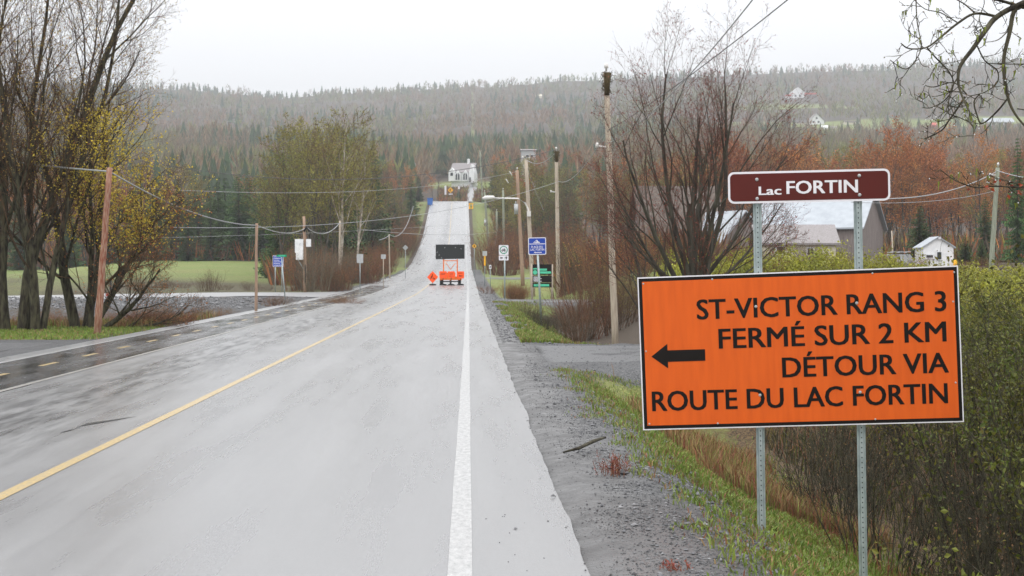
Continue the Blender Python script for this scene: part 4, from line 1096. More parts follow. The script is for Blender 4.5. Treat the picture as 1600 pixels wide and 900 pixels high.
# houses on the hillside
Y = 1420; k = Y/F
o, r_ = gable('hill_house', 'white gabled house with red roofed wings high on the hillside', 'house', 1247, 153, Y, 20*k, 10, 9*k, 8*k, white_paint, white_paint, along_x=False, wins=[(-4*k, 2*k, 3*k, 3*k), (3*k, 2*k, 3*k, 3*k)])
MB().box((10*k, 2, -3), (33*k, 8, 6.5*k)).build('wing', grey_wood, o); MB().box((10*k, 1, 6.5*k), (33*k, 9, 9.5*k)).build('wing_roof', red_roof, o)
MB().box((-20*k, 2, -3), (-10*k, 8, 4*k)).build('wing', white_paint, o); MB().box((-20*k, 1, 4*k), (-10*k, 9, 6.5*k)).build('wing_roof', red_roof, o)
Y = 1130; k = Y/F
o, r_ = gable('hill_house', 'white A-frame house on the slope below the red roofed one', 'house', 1276, 194, Y, 24*k, 10, 5*k, 12*k, white_paint, grey_shingle, along_x=False, over=.8, wins=[(-5*k, 2*k, 3*k, 3*k), (3*k, 2*k, 3*k, 3*k), (0, 8*k, 3*k, 3*k)])
MB().box((-30*k, 4, -3), (-12*k, 12, 3*k)).build('wing', cream, o); MB().box((-31*k, 3, 3*k), (-12*k, 13, 6*k)).build('wing_roof', grey_shingle, o)
gable('hill_outbuilding', 'tiny white outbuilding below the A-frame house', 'outbuilding', 1290, 203, 1120, 10*k, 8, 4*k, 4*k, white_paint, white_paint)
gable('hill_outbuilding', 'tiny pale outbuilding right of the white one below the A-frame', 'outbuilding', 1304, 203, 1120, 9*k, 8, 3.4*k, 3*k, cream, grey_shingle)
gable('hill_shed', 'long low pale building in the middle of the hillside clearing', 'building', 1332, 194, 1140, 22*k, 8, 3*k, 3*k, cream, brown_shingle)
o, r_ = gable('hill_bungalow', 'long white bungalow at the right edge of the hillside', 'house', 1562, 198, Y, 40*k, 10, 8*k, 6*k, white_paint, tin, over=1.5, wins=[(-10*k, 2*k, 5*k, 4*k), (0, 2*k, 5*k, 4*k), (9*k, 2*k, 4*k, 4*k)])
gable('hill_cabin', 'small pale yellow roofed cabin among the trees near the ridge', 'cabin', 842, 153, 1500, 12*k, 9, 3*k, 5*k, cream, cream)
gable('hill_barn', 'small orange fronted shed low on the right hillside', 'shed', 1461, 200, 1080, 6*k, 6, 4*k, 4*k, red_roof, red_roof)
gable('hill_cottage', 'tiny pale cottage among the trees on the left slope', 'cottage', 372, 256, 640, 10*k, 6, 3*k, 3*k, cream, tin)

# ------------------------------------------------------------------ near trees
def near_tree(name, label, px, Y, stems, G, seed, barkm, twigm, buds, part='crown', kinds=None, sides=(10, 7, 4, 3, 3)):
    """stems: (direction, length, radius, base offset); wood in two parts, buds with the crown"""
    X = at(px, Y); z = Hs(X, Y); o = empty(name, (X, Y, z)); tag(o, label, 'tree')
    rng = random.Random(seed); S = [[] for _ in G]; T = []
    for (d, L_, r, off) in stems:
        grow(rng, S, T, Vector(off) + Vector((0, 0, -.35)), Vector(d).normalized(), L_, r, 0, G)
    mb = MB()
    for l in range(min(2, len(G))): mb.segs(S[l], sides[l])
    mb.build('trunk', barkm, o)
    mb = MB()
    for l in range(2, len(G)): mb.segs(S[l], sides[l])
    mats = [twigm]
    for (n_levels, count, size, m_, asp, jit, cond) in buds:
        src = S[n_levels] if isinstance(n_levels, int) else sum([S[q] for q in n_levels], [])
        if cond: src = [s_ for s_ in src if cond(s_)]
        if not src: continue
        pts = along(src, count, seed + len(mats)); leaves(mb, pts, size, seed + 7, len(mats), jit, 0, asp); mats.append(m_)
    mb.build('crown', mats, o)
    return o
# red-budded maple in the middle
G_maple = [(11, .055, .045, 8, .22, 25, .52, .42), (9, .08, .06, 6, .2, 30, .52, .45), (7, .09, .05, 5, .15, 36, .55, .5), (4, .12, .04, 3, .2, 40, .5, .55), (2, .15, .04, 0, 0, 0, 0, 0)]
stems = []
rg_ = random.Random(12)
for (dx, dz, L_, r) in ((-1.35, .8, 3.4, .075), (-1.0, 1.0, 4.8, .10), (-.72, 1.15, 6.0, .12), (-.42, 1.3, 6.8, .13), (-.12, 1.4, 5.6, .15), (.02, 1.4, 4.8, .17), (.22, 1.35, 6.6, .12), (.5, 1.2, 6.4, .13), (.75, 1.05, 5.0, .10), (1.1, .85, 3.8, .08), (.9, .6, 3.2, .06), (-.9, .55, 3.4, .06)):
    stems.append(((dx*1.0, rg_.uniform(-.45, .45), dz), L_*.85, r*.66, (dx*.03, 0, 1.95 + rg_.uniform(-.2, .7))))
stems.append(((-.03, 0, 1), 4.8, .21, (0, 0, 0)))
stems.append(((-.22, .1, 1), 5.0, .085, (-.75, .4, .1)))
near_tree('maple_tree', 'bare many-stemmed tree with red buds behind the orange sign', 1086, 40, stems, G_maple, 5, bark_grey, twig_red,
          [((4,), 9000, .034, bud_red, .7, .012, None), ((3,), 2500, .03, bud_red, .7, .012, None)])
# two big bare trees at the left edge
G_wil = [(13, .06, .02, 13, .12, 27, .36, .36), (9, .08, .06, 9, .12, 33, .50, .5), (7, .10, .06, 7, .12, 38, .5, .5), (4, .12, .05, 3, .2, 40, .5, .6), (2, .15, .03, 0, 0, 0, 0, 0)]
stems = [((-.10, 0, 1), 12.5, .20, (-.55, 0, 0)), ((-.02, .1, 1), 12.5, .17, (-.1, .1, 0)), ((.07, -.1, 1), 12, .15, (.35, -.1, 0)), ((.13, .1, 1), 11, .11, (.45, 0, 0)), ((-.3, .1, 1), 10, .15, (-.8, 0, 0)), ((.02, .1, 1), 11, .12, (.15, .3, 0))]
near_tree('bare_tree', 'tall dark bare tree with several trunks at the left edge', 38, 44, stems, G_wil, 21, bark_dark, twig_brown,
          [((4,), 17000, .055, leafbud, .6, .03, lambda s_: s_[2] > 4), ((4,), 4000, .045, bud_rust, .6, .02, None)])
G_wil2 = [(12, .10, .02, 10, .14, 36, .44, .38), (9, .09, .04, 8, .12, 36, .52, .5), (7, .12, .05, 7, .12, 40, .5, .5), (4, .14, .04, 3, .2, 42, .5, .6), (2, .16, .02, 0, 0, 0, 0, 0)]
stems = [((.12, .1, 1), 6.6, .16, (-.15, 0, 0)), ((-.10, 0, 1), 8.0, .17, (-.35, 0, 0)), ((.38, 0, .95), 5.2, .11, (.05, 0, .15)), ((.75, -.1, .7), 3.6, .095, (.12, 0, .12)), ((1.1, .1, .75), 2.9, .07, (.25, 0, .1)), ((.22, -.3, 1), 5.8, .10, (0, 0, .3)), ((.5, .3, 1), 4.6, .07, (.1, 0, .5))]
near_tree('willow_tree', 'low forked tree with yellow catkins beside the reddish pole', 139, 46.0, stems, G_wil2, 34, bark_dark, twig_brown,
          [((3, 4), 8500, .075, catkin, .6, .06, lambda s_: -.7 < s_[0] + (s_[2]*7.7 % 1)*.7 < 2.1 and 2.9 < s_[2] + (s_[0]*9.3 % 1)*.8 < 7.3), ((4,), 500, .07, catkin, .6, .06, lambda s_: s_[0] >= 1.9 and s_[2] > 2.4), ((3, 4), 4000, .05, bud_rust, .6, .02, lambda s_: s_[2] < 4.2)])

# branch hanging in from a tree outside the right edge
o = empty('overhanging_tree', (4.95, 10.2, Hs(4.95, 10.2))); tag(o, 'bare tree outside the frame whose wet branches hang in at the top right', 'tree')
bz = Vector(o.location)
MB().tube([(0, 0, -.3), (.05, .1, 1.5), (.0, .1, 3.0), (-.1, 0, 4.4)], [.17, .14, .11, .07], 10).build('trunk', bark_dark, o)
DR = []; TW = [[] for _ in range(3)]
def drawn(px_pts, Y0, Y1, r0, r1, S, drop_n=0):
    n = len(px_pts); pts = []
    for i, (a, b) in enumerate(px_pts): pts.append(P(a, b, Y0 + (Y1 - Y0)*i/(n-1)) - bz)
    out_ = []
    for i in range(n-1):   # smooth the traced bends
        p0 = pts[max(i-1, 0)]; p1 = pts[i]; p2 = pts[i+1]; p3 = pts[min(i+2, n-1)]
        for t in (0, .25, .5, .75):
            out_.append(.5*((2*p1) + (p2-p0)*t + (2*p0-5*p1+4*p2-p3)*t*t + (3*p1-p0-3*p2+p3)*t**3))
    out_.append(pts[-1]); m_ = len(out_)
    for i in range(m_-1):
        ra = r0 + (r1-r0)*i/(m_-1); rb = r0 + (r1-r0)*(i+1)/(m_-1); a, b = out_[i], out_[i+1]; S.append((*a, *b, ra, rb))
    return out_
BR = []
tr0 = [(1780, -60)]
lines = [
 (tr0 + [(1690, -30), (1600, 4), (1558, 26), (1539, 49), (1520, 76), (1501, 102), (1497, 125), (1501, 144), (1510, 166)], .022, .005),
 ([(1558, 26), (1524, 21), (1497, 36), (1471, 57), (1448, 74), (1421, 76), (1408, 68)], .009, .0035),
 (tr0 + [(1690, -30), (1600, 8), (1584, 19), (1578, 49), (1569, 87), (1569, 117), (1575, 153), (1586, 178), (1604, 200)], .018, .006),
 ([(1575, 153), (1558, 174), (1535, 193), (1527, 181), (1522, 159), (1532, 146)], .006, .004),
 ([(1508, 151), (1493, 174), (1482, 189), (1471, 204), (1444, 217)], .0065, .003),
 ([(1448, 74), (1463, 91), (1482, 111), (1490, 132), (1478, 155), (1456, 168), (1442, 168)], .005, .003),
 ([(1440, 68), (1435, 87), (1416, 108), (1391, 94)], .004, .0025), ([(1435, 90), (1441, 102), (1452, 105)], .003, .002),
 ([(1431, -10), (1433, 34), (1440, 68)], .004, .003),
 ([(1527, 72), (1539, 95), (1558, 110), (1558, 129), (1539, 144), (1515, 150)], .0045, .003),
 ([(1610, 100), (1569, 100), (1533, 98)], .004, .0025), ([(1510, 147), (1490, 129), (1459, 136), (1442, 132)], .0045, .0025),
 ([(1497, 120), (1486, 140), (1482, 160), (1480, 176), (1500, 184), (1520, 196), (1520, 216)], .0045, .0025),
 ([(1600, 12), (1560, 0), (1520, -8), (1490, -20)], .010, .006), ([(1524, 21), (1505, 5), (1480, -8)], .005, .003), ([(1497, 36), (1470, 20), (1445, 14), (1425, -4)], .004, .002),
 ([(1590, 170), (1604, 172)], .004, .003), ([(1539, 49), (1530, 30), (1538, 5), (1534, -12)], .004, .002), ([(1578, 45), (1560, 62), (1540, 66)], .004, .002),
 ([(1640, 297), (1600, 293), (1550, 291), (1524, 293), (1493, 282), (1469, 265)], .006, .0025), ([(1600, 291), (1575, 283), (1555, 278)], .0035, .002), ([(1575, 292), (1590, 305), (1606, 315)], .0035, .002), ([(1780, 200), (1700, 280), (1640, 297)], .014, .006)]
rg_ = random.Random(77)
main = []
for i, (L_, a, b) in enumerate(lines):
    y0 = 9.3; main = []; BR.append(drawn(L_, y0, y0 + (-.35 + .12*(i % 6)), a, b, main)); MB().segs(main, 6).build('branch', bark_dark, o)
Gt = [(5, .18, .0, 3, .3, 45, .5, .7), (4, .2, .0, 0, 0, 0, 0, 0)]
S = [[], []]; T = []
for q in BR[:16]:
    for p in q[6 if len(q) > 30 else 1::2]:
        if rg_.random() < .75:
            d = Vector((rg_.gauss(-.4, 1), rg_.gauss(0, .5), rg_.gauss(-.1, 1))).normalized(); grow(rg_, S, T, p, d, rg_.uniform(.05, .20), .0026, 0, Gt)
for q in BR[19:22]:
    for p in q[1::2]:
        d = Vector((rg_.gauss(-1, .6), rg_.gauss(0, .5), rg_.gauss(0, .8))).normalized(); grow(rg_, S, T, p, d, rg_.uniform(.04, .12), .002, 0, Gt)
mb = MB(); mb.segs(S[0], 4).segs(S[1], 3)
tp = np.array(T)[:, :3]; leaves(mb, tp, .010, 3, 1, .002, 0, .8)
mb.build('twigs', [bark_dark, bud_brown], o)
cat_pts = [p for p in tp if p[0] < -1.2 and rg_.random() < .16 and p[2] + bz.z > 2.0]
S = []
for p in cat_pts: 
    for j in range(2): S.append((p[0] + j*.008, p[1], p[2], p[0] + rg_.uniform(-.006, .012), p[1] + .005, p[2] - rg_.uniform(.03, .055), .0035, .0015))
mb = MB(); mb.segs(S, 4); mb.build('catkin', leaf_new, o)['kind'] = 'stuff'
drops = [(p[0], p[1], p[2]) for p in tp if rg_.random() < .22]
mb = MB()
oc = np.array([[1, 0, 0], [0, 1, 0], [-1, 0, 0], [0, -1, 0], [0, 0, 1.3], [0, 0, -1]])
oF = np.array([[0, 1, 4], [1, 2, 4], [2, 3, 4], [3, 0, 4], [1, 0, 5], [2, 1, 5], [3, 2, 5], [0, 3, 5]])
for p in drops: mb.add(np.array(p) + [0, -.002, -.007] + oc*.0042, oF, 0, True)
drop_mat = mat('water_drop', (.8, .82, .85), .05, var=.05, spec=1.0)
mb.build('water_drop', drop_mat, o)['kind'] = 'stuff'
mb = MB(); pr_ = [p for q in BR[19:22] for p in q]; pp = [rg_.choice(pr_) for _ in range(34)]
leaves(mb, np.array([tuple(p) for p in pp if P(1490, 0, 9.3).x - bz.x < p.x]), .032, 9, 0, .012, .4, .6); mb.build('red_leaf', leaf_redtip, o)['kind'] = 'stuff'

MARK = [(-40, 'beyond the left trunks'), (60, 'behind the tall dark trunks'), (165, 'behind the reddish pole'), (240, 'right of the reddish pole'), (315, 'above the orange-brown bush'), (370, 'left of the short brown pole'), (405, 'behind the short brown pole'), (436, 'above the blue information sign'), (476, 'above the white cabinets'), (505, 'between the cabinets and the birch'), (531, 'around the tallest birch'), (562, 'above the larger sign back'), (599, 'above the small square sign back'), (633, 'above the diamond sign back'), (665, 'at the road edge by the blue bin'),
 (757, 'behind the leaning pole'), (787, 'above the cycle route sign'), (822, 'around the streetlight pole'), (845, 'above the blue beach sign'), (872, 'behind the moss-topped pole'), (910, 'left of the tall leaning pole'), (955, 'behind the tall leaning pole'), (1020, 'left of the red-budded trunk'), (1085, 'behind the red-budded trunk'), (1135, 'above the brown roof'), (1185, 'above the left end of the brown sign'), (1264, 'above the middle of the brown sign'), (1340, 'above the right end of the brown sign'), (1410, 'above the lumber heap'), (1467, 'above the white shed'), (1515, 'right of the white shed'), (1556, 'around the greenish pole'), (1620, 'at the right edge')]
def mark(px): return min(MARK, key=lambda m_: abs(m_[0] - px))[1]
# ------------------------------------------------------------------ shrubs on the near right bank
def shrub_data(seed, h, wdt, nst, nleaf, size, lm, tm, lo=.25, lean=.5, dens_top=1.0, droopy=0):
    rng = random.Random(seed); S = [[], [], []]; T = []
    G = [(6, .10, .03, 4, .3, 30, .5, .6), (5, .14, .02, 3, .2, 35, .5, .6), (3, .18, .0, 0, 0, 0, 0, 0)]
    for i in range(nst):
        a = rng.uniform(0, 6.28); rr_ = wdt * .32 * math.sqrt(rng.random())
        d = Vector((math.cos(a)*lean*rng.random(), math.sin(a)*lean*rng.random(), 1)).normalized()
        grow(rng, S, T, Vector((math.cos(a)*rr_, math.sin(a)*rr_, -.15)), d, h*rng.uniform(.6, 1.05), .013*h/2, 0, G)
    st = MB(); st.segs(S[0], 4).segs(S[1], 3).segs(S[2], 3)
    lf = MB()
    if nleaf:
        src = [s_ for s_ in S[1] + S[2] + S[0] if s_[2] > h*lo]
        if len(src) < 10: src = S[1] + S[2]
        leaves(lf, along(src, nleaf, seed), size, seed, 0, size*1.0, .2, .6)

    a = st.build('stems', tm, None, link=False).data
    b = lf.build('leaves', lm, None, link=False).data if nleaf else None
    return a, b
def shrub(name, label, loc, data, rz, sc, group=None, cat='shrub'):
    o = empty(name, loc, rz=rz); o.scale = (sc, sc, sc) if not hasattr(sc, '__len__') else sc; tag(o, label, cat, group)
    s = bpy.data.objects.new('stems', data[0]); COL.objects.link(s); s.parent = o
    if data[1]: l = bpy.data.objects.new('leaves', data[1]); COL.objects.link(l); l.parent = o
    return o
gsh = [shrub_data(40+i, 2.3, 2.2, 26, 5600, .042, leaf_green, bark_dark, lo=.15) for i in range(3)]
ysh = [shrub_data(50+i, 1.7, 2.6, 26, 4200, .085, leaf_yel, twig_brown, lo=.3) for i in range(2)]
bsh = [shrub_data(60+i, 2.4, 2.6, 46, 500, .05, bud_brown, m_, lo=.2, lean=.7) for i, m_ in enumerate((twig_brown, twig_rust, twig_grey))]
bsr = [shrub_data(70+i, 2.4, 2.6, 46, 900, .05, m2, m_, lo=.2, lean=.7) for i, (m_, m2) in enumerate(((twig_rust, bud_rust), (twig_brown, bud_olive)))]
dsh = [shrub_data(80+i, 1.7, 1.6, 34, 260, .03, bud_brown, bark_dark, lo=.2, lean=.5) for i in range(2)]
random.seed(5)
n = 0
for Y, us_ in ((9.5, (4.7, 6.2)), (11.3, (4.8, 6.4)), (13.2, (4.9, 6.5, 8.2)), (15.2, (5.5, 7.2, 9.0)), (17.4, (5.6, 7.4, 9.4)), (19.8, (5.8, 7.8, 10)), (22.5, (6.2, 8.4, 10.8))):
    for u in us_:
        x = u + random.uniform(-.25, .25) + .3; y_ = Y + random.uniform(-.5, .5)
        hz_ = (CAMZ + (HY - random.uniform(432, 462))*y_/F - Hs(x, y_))/2.45
        shrub('leafy_shrub', 'leafy green shrub ' + ('in the front row' if u < 6.3 else 'in the middle row' if u < 8 else 'in the back row') + ' of the ditch bank, ' + ('nearest the camera' if Y < 12 else 'level with the orange sign' if Y < 15 else 'just beyond the orange sign' if Y < 19 else 'far beyond the orange sign'), (x, y_, Hs(x, y_)), gsh[n % 3], random.uniform(0, 6.28), (1.0, 1.0, max(.5, hz_)), 'green shrubs lining the ditch'); n += 1
for i in range(13):
    x = random.uniform(3.9, 5.3); y_ = 9.2 + i*.95
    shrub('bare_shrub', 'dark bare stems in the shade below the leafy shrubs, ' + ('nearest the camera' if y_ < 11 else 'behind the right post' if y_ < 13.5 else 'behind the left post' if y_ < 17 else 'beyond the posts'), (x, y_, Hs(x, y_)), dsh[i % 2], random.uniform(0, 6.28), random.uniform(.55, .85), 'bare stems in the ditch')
for i in range(20):
    Y = random.uniform(41, 52); px = 1090 + i*29 + random.uniform(-10, 10); x = at(px, Y)
    sc_ = (CAMZ + (HY - (random.uniform(386, 400) if px < 1390 else random.uniform(408, 418)))*Y/F - Hs(x, Y))/1.75
    shrub('yellow_shrub', f"yellow-green shrub beyond the orange sign, {'front' if Y < 46 else 'back'} one {mark(px)}", (x, Y, Hs(x, Y)), ysh[i % 2], random.uniform(0, 6.28), (1, 1, max(.5, sc_)), 'yellow-green shrubs behind the signs')
for i in range(10):
    Y = random.uniform(26, 40); px = 1480 + i*22; x = at(px, Y)
    shrub('yellow_shrub', f'low yellowish shrub right of the orange sign, {mark(px)}', (x, Y, Hs(x, Y)), ysh[i % 2], random.uniform(0, 6.28), (.9, .9, max(.25, (CAMZ + (HY - random.uniform(436, 456))*Y/F - Hs(x, Y))/1.8)), 'yellowish shrubs at the right edge')
# brown brush around the right ditch and behind the poles
def brush(n, pxr, Yr, topr, datas, name, label, group, base_h=2.4, cat='shrub', wide=1.0):
    for i in range(n):
        Y = random.uniform(*Yr); px = random.uniform(*pxr) if n > 1 else pxr[0]; x = at(px, Y); z = Hs(x, Y)
        h_ = max(.5, CAMZ + (HY - random.uniform(*topr))*Y/F - z); s_ = h_/base_h
        lb = label if n == 1 else f"{label}, {'taller' if s_ > .85 else 'low'} one {mark(px)}"
        shrub(name, lb, (x, Y, z), datas[i % len(datas)], random.uniform(0, 6.28), (max(s_*.8, .5)*wide, max(s_*.8, .5)*wide, s_), group, cat)
brush(12, (905, 1000), (62, 90), (405, 440), [bsr[1], bsh[0], bsh[1]], 'brown_brush', 'brown leafless brush beyond the near driveway', 'brown brush right of the driveway')
brush(16, (880, 1110), (88, 118), (340, 385), [bsr[1], bsh[0], bsr[0]], 'tall_brush', 'olive and brown brush', 'tall brush behind the notice board')
brush(16, (815, 960), (58, 78), (464, 484), [dsh[0], dsh[1], dsh[0], bsh[0]], 'ditch_brush', 'dark ditch brush', 'low brush in the ditch')
brush(8, (762, 815), (92, 108), (436, 448), [bsh[1], bsr[0]], 'verge_brush', 'thin dead verge stems', 'dead stems on the verge')
brush(18, (755, 900), (205, 250), (345, 385), [bsr[0], bsh[1], bsr[0]], 'rust_brush', 'rust brown thicket behind the lawn', 'rust thicket behind the lawn')
brush(15, (1080, 1300), (95, 108), (372, 400), [bsh[0], bsh[2], bsr[0]], 'farm_brush', 'bare brush before the barns', 'brush before the barns')
brush(9, (1300, 1620), (86, 104), (392, 406), [bsh[1], bsr[1], bsr[0]], 'field_brush', 'bare field brush', 'brush around the white shed')
brush(12, (618, 642), (262, 330), (330, 368), [bsh[0], bsr[0], bsh[1]], 'thicket', 'brown brush left of the climbing road', 'brush on the left verge of the hill')
brush(9, (640, 660), (335, 398), (316, 342), [bsh[0], bsr[0], bsr[1]], 'thicket', 'olive brush below the crest', 'brush below the crest')
# left side
brush(26, (465, 538), (110, 130), (372, 440), [bsh[0], bsr[0], bsh[2], bsr[1], bsh[1]], 'thicket', 'dark thicket behind the side road', 'thicket behind the side road')
brush(16, (540, 588), (140, 158), (378, 425), [bsh[0], bsr[0], bsr[1]], 'thicket', 'brown roadside thicket', 'thicket behind the sign backs')
brush(9, (585, 606), (172, 215), (375, 405), [bsh[1], bsr[0]], 'thicket', 'rusty thicket left of the hill road', 'thicket beside the hill road')
for (px, top_) in ((330, 420), (318, 430), (262, 436), (180, 425), (212, 430), (287, 440), (390, 438), (415, 444), (350, 442)):
    brush(1, (px, px), (112, 120), (top_, top_+2), [bsh[0]], 'field_bush', 'bare brown bush at the edge of the green field behind the side road', 'bushes along the field edge')
brush(1, (315, 315), (238, 238), (368, 369), [bsr[0]], 'orange_brown_bush', 'broad orange-brown bush against the spruces at the back of the field', None, wide=2.0)
brush(1, (262, 262), (240, 240), (380, 381), [bsh[1]], 'orange_brown_bush', 'smaller reddish bush left of the broad orange-brown one behind the field', None, wide=1.8)
brush(14, (110, 560), (62, 86), (478, 488), [bsh[1], bsh[0]], 'bank_brush', 'reddish brush on the gravel bank', 'brush on the gravel bank')
brush(12, (-10, 360), (47, 53), (478, 502), [bsr[0], bsh[1]], 'orange_weeds', 'orange-brown weeds on the left verge', 'weeds behind the left verge')

# ------------------------------------------------------------------ forest trees built from shared templates
def decid_data(seed, h, twm, bdm, nb, bsz, spread=30, nlimb=9, upr=.05, bark=bark_grey, w=.45):
    rng = random.Random(seed)
    G = [(9, .03, .02, nlimb, .28, spread, w, .4), (6, .08, upr, 6, .15, 34, .5, .5), (5, .1, upr, 4, .15, 36, .5, .6), (3, .14, .03, 0, 0, 0, 0, 0)]
    S = [[] for _ in G]; T = []
    ns = rng.choice((1, 1, 2))
    for i in range(ns): grow(rng, S, T, Vector((i*.4, 0, -.4)), Vector((rng.uniform(-.12, .12), rng.uniform(-.1, .1), 1)).normalized(), h*(1-.15*i), .0115*h, 0, G)
    t = MB(); t.segs(S[0], 6).segs(S[1], 4)
    c = MB(); c.segs([s_[:6] + (max(s_[6], .022), max(s_[7], .016)) for s_ in S[2]], 3).segs([s_[:6] + (.018, .010) for s_ in S[3]], 3)
    tris(c, along(S[3] + S[2], nb, seed) + np.random.RandomState(seed).normal(0, .12, (nb, 3)), bsz, seed, 1, .6, .6)
    return t.build('trunk', bark, None, link=False).data, c.build('crown', [twm, bdm], None, link=False).data
def conif_data(seed, h, m_, wid=.19, nwh=38):
    rng = random.Random(seed); r = np.random.RandomState(seed)
    t = MB(); t.tube([(0, 0, -.4), (0, 0, h*.5), (0, 0, h)], [.014*h, .009*h, .01], 6)
    c = MB(); V = []; nb = 0; S = []
    for w_ in range(nwh):
        f = w_/nwh; z = h*(.02 + .96*f); R_ = h*wid*(1-f)**.85*rng.uniform(.85, 1.1) + .12
        for b in range(9 if f < .7 else 6):
            a = rng.uniform(0, 6.28); L_ = R_*rng.uniform(.65, 1.15); dx, dy = math.cos(a), math.sin(a); dr = -.25*L_ + .05
            S.append((0, 0, z, dx*L_*.9, dy*L_*.9, z + dr, .03, .01))
            n = 10
            for q in range(n):
                t_ = (q + .6)/n; wdt = L_*.34*(1 - t_*.7) + .07; p = np.array([dx*L_*t_, dy*L_*t_, z + dr*t_ + (.06*L_ if t_ > .8 else 0)])
                sd_ = np.array([-dy, dx, 0]) * wdt * (1 if q % 2 else -1) + np.array([dx, dy, 0])*wdt*.55 + np.array([0, 0, -.5*wdt + rng.uniform(-.16, .06)])
                V += [p + np.array([dx, dy, 0])*-.13*L_*.6, p + np.array([0, 0, .05]) + np.array([dx, dy, 0])*.10*L_, p + sd_]; nb += 1
    c.segs(S, 3); c.add(V, np.arange(3*nb).reshape(-1, 3), 1)
    return t.build('trunk', bark_grey, None, link=False).data, c.build('crown', [twig_brown, m_], None, link=False).data
def place_tree(name, label, x, y, data, rz, sc, group=None, dz=0):
    o = empty(name, (x, y, Hs(x, y) + dz), rz=rz); o.scale = sc; tag(o, label, 'tree', group)
    for nm, d in zip(('trunk', 'crown'), data):
        c = bpy.data.objects.new(nm, d); COL.objects.link(c); c.parent = o
    return o
HB = 13.0
D = {'rust': [decid_data(100+i, HB, twig_rust, bud_rust, 3200, .19) for i in range(3)],
     'olive': [decid_data(110+i, HB, twig_grey, bud_olive, 2900, .18) for i in range(3)],
     'green': [decid_data(120+i, HB, twig_brown, bud_green, 3000, .15) for i in range(2)],
     'brown': [decid_data(130+i, HB, twig_brown, bud_brown, 2000, .13) for i in range(3)],
     'grey': [decid_data(140+i, HB, twig_grey, bud_brown, 900, .11, bark=twig_grey) for i in range(2)]}
CN = [conif_data(150+i, HB, needle, wid=.20) for i in range(2)] + [conif_data(155, HB, needle, wid=.26)]
CN2 = [conif_data(160, HB, needle2, wid=.24), conif_data(161, HB, needle2, wid=.19)]
WORD = {'rust': 'rust-budded bare tree', 'olive': 'olive-budding tree', 'green': 'pale green leafing tree', 'brown': 'brown bare tree', 'grey': 'grey bare tree', 'con': 'dark spruce', 'con2': 'lighter green conifer'}
NAME = {'rust': 'maple_tree', 'olive': 'poplar_tree', 'green': 'aspen_tree', 'brown': 'alder_tree', 'grey': 'birch_tree', 'con': 'spruce_tree', 'con2': 'pine_tree'}
random.seed(31)
TAKEN = []
def forest(n, pxr, Yr, mixw, hr, where, group, topfn=None, mind=3.2, wid=1.0):
    kinds = list(mixw); ws = [mixw[k_] for k_ in kinds]; c = 0; tries = 0
    while c < n and tries < n*30:
        tries += 1
        Y = random.uniform(*Yr); px = random.uniform(*pxr); x = at(px, Y)
        u = x - float(xr(Y))
        if Y < 410 and (-14.5 if Y < 300 else -11.5) < u < (6.0 if Y > 225 else 26): continue
        if Y > 395 and 694 < px < 752: continue
        if any((x-a)**2 + (Y-b)**2 < mind**2 for a, b in TAKEN): continue
        TAKEN.append((x, Y)); c += 1
        k_ = random.choices(kinds, ws)[0]; h_ = random.uniform(*hr)
        if topfn:
            hm = CAMZ + (HY - topfn(px) - random.uniform(-6, 10))*Y/F - Hs(x, Y); h_ = min(h_, max(4, hm))
        dt = CN if k_ == 'con' else CN2 if k_ == 'con2' else D[k_]
        s_ = h_/HB; wv = s_*random.uniform(.9, 1.25)*wid
        dp = 'front' if Y < Yr[0] + (Yr[1]-Yr[0])*.33 else 'middle' if Y < Yr[0] + (Yr[1]-Yr[0])*.67 else 'rear'
        place_tree(NAME[k_], ('tall ' if h_ > (hr[0]+hr[1])/2 else 'lower ') + f'{WORD[k_]}, {mark(px)}, {dp} of the wood', x, Y, random.choice(dt), random.uniform(0, 6.28), (wv, wv, s_), f'{WORD[k_]}s {mark(px)}')
# left: spruces behind the field, lighter trees above them
forest(46, (170, 450), (236, 262), {'con': 6, 'con2': 2}, (9, 14), 'in the stand behind the green field', 'behind the green field', mind=2.4)
forest(38, (-60, 470), (265, 330), {'rust': 3, 'olive': 2, 'con': 1, 'grey': 1.5, 'con2': 1}, (9, 14), 'in the wood above the spruces on the left', 'above the field spruces')
forest(16, (-60, 180), (225, 262), {'brown': 2, 'rust': 2, 'con': 1}, (8, 13), 'at the far left behind the big bare trees', 'at the far left')
forest(34, (430, 600), (150, 235), {'olive': 5, 'green': 3, 'brown': 2, 'con': 1}, (9, 15), 'in the tall mixed grove left of the hill road', 'left of the hill road', topfn=lambda px: np.interp(px, [430, 500, 560, 600], [250, 215, 250, 300]))
forest(26, (560, 672), (240, 330), {'con': 4, 'con2': 1.5, 'brown': 2, 'olive': 1}, (8, 13), 'beside the hill road on its left', 'beside the climbing road')
forest(26, (560, 690), (340, 470), {'rust': 3, 'brown': 3, 'olive': 1, 'con': 1}, (6, 11), 'on the slope near the crest on the left', 'near the crest on the left')
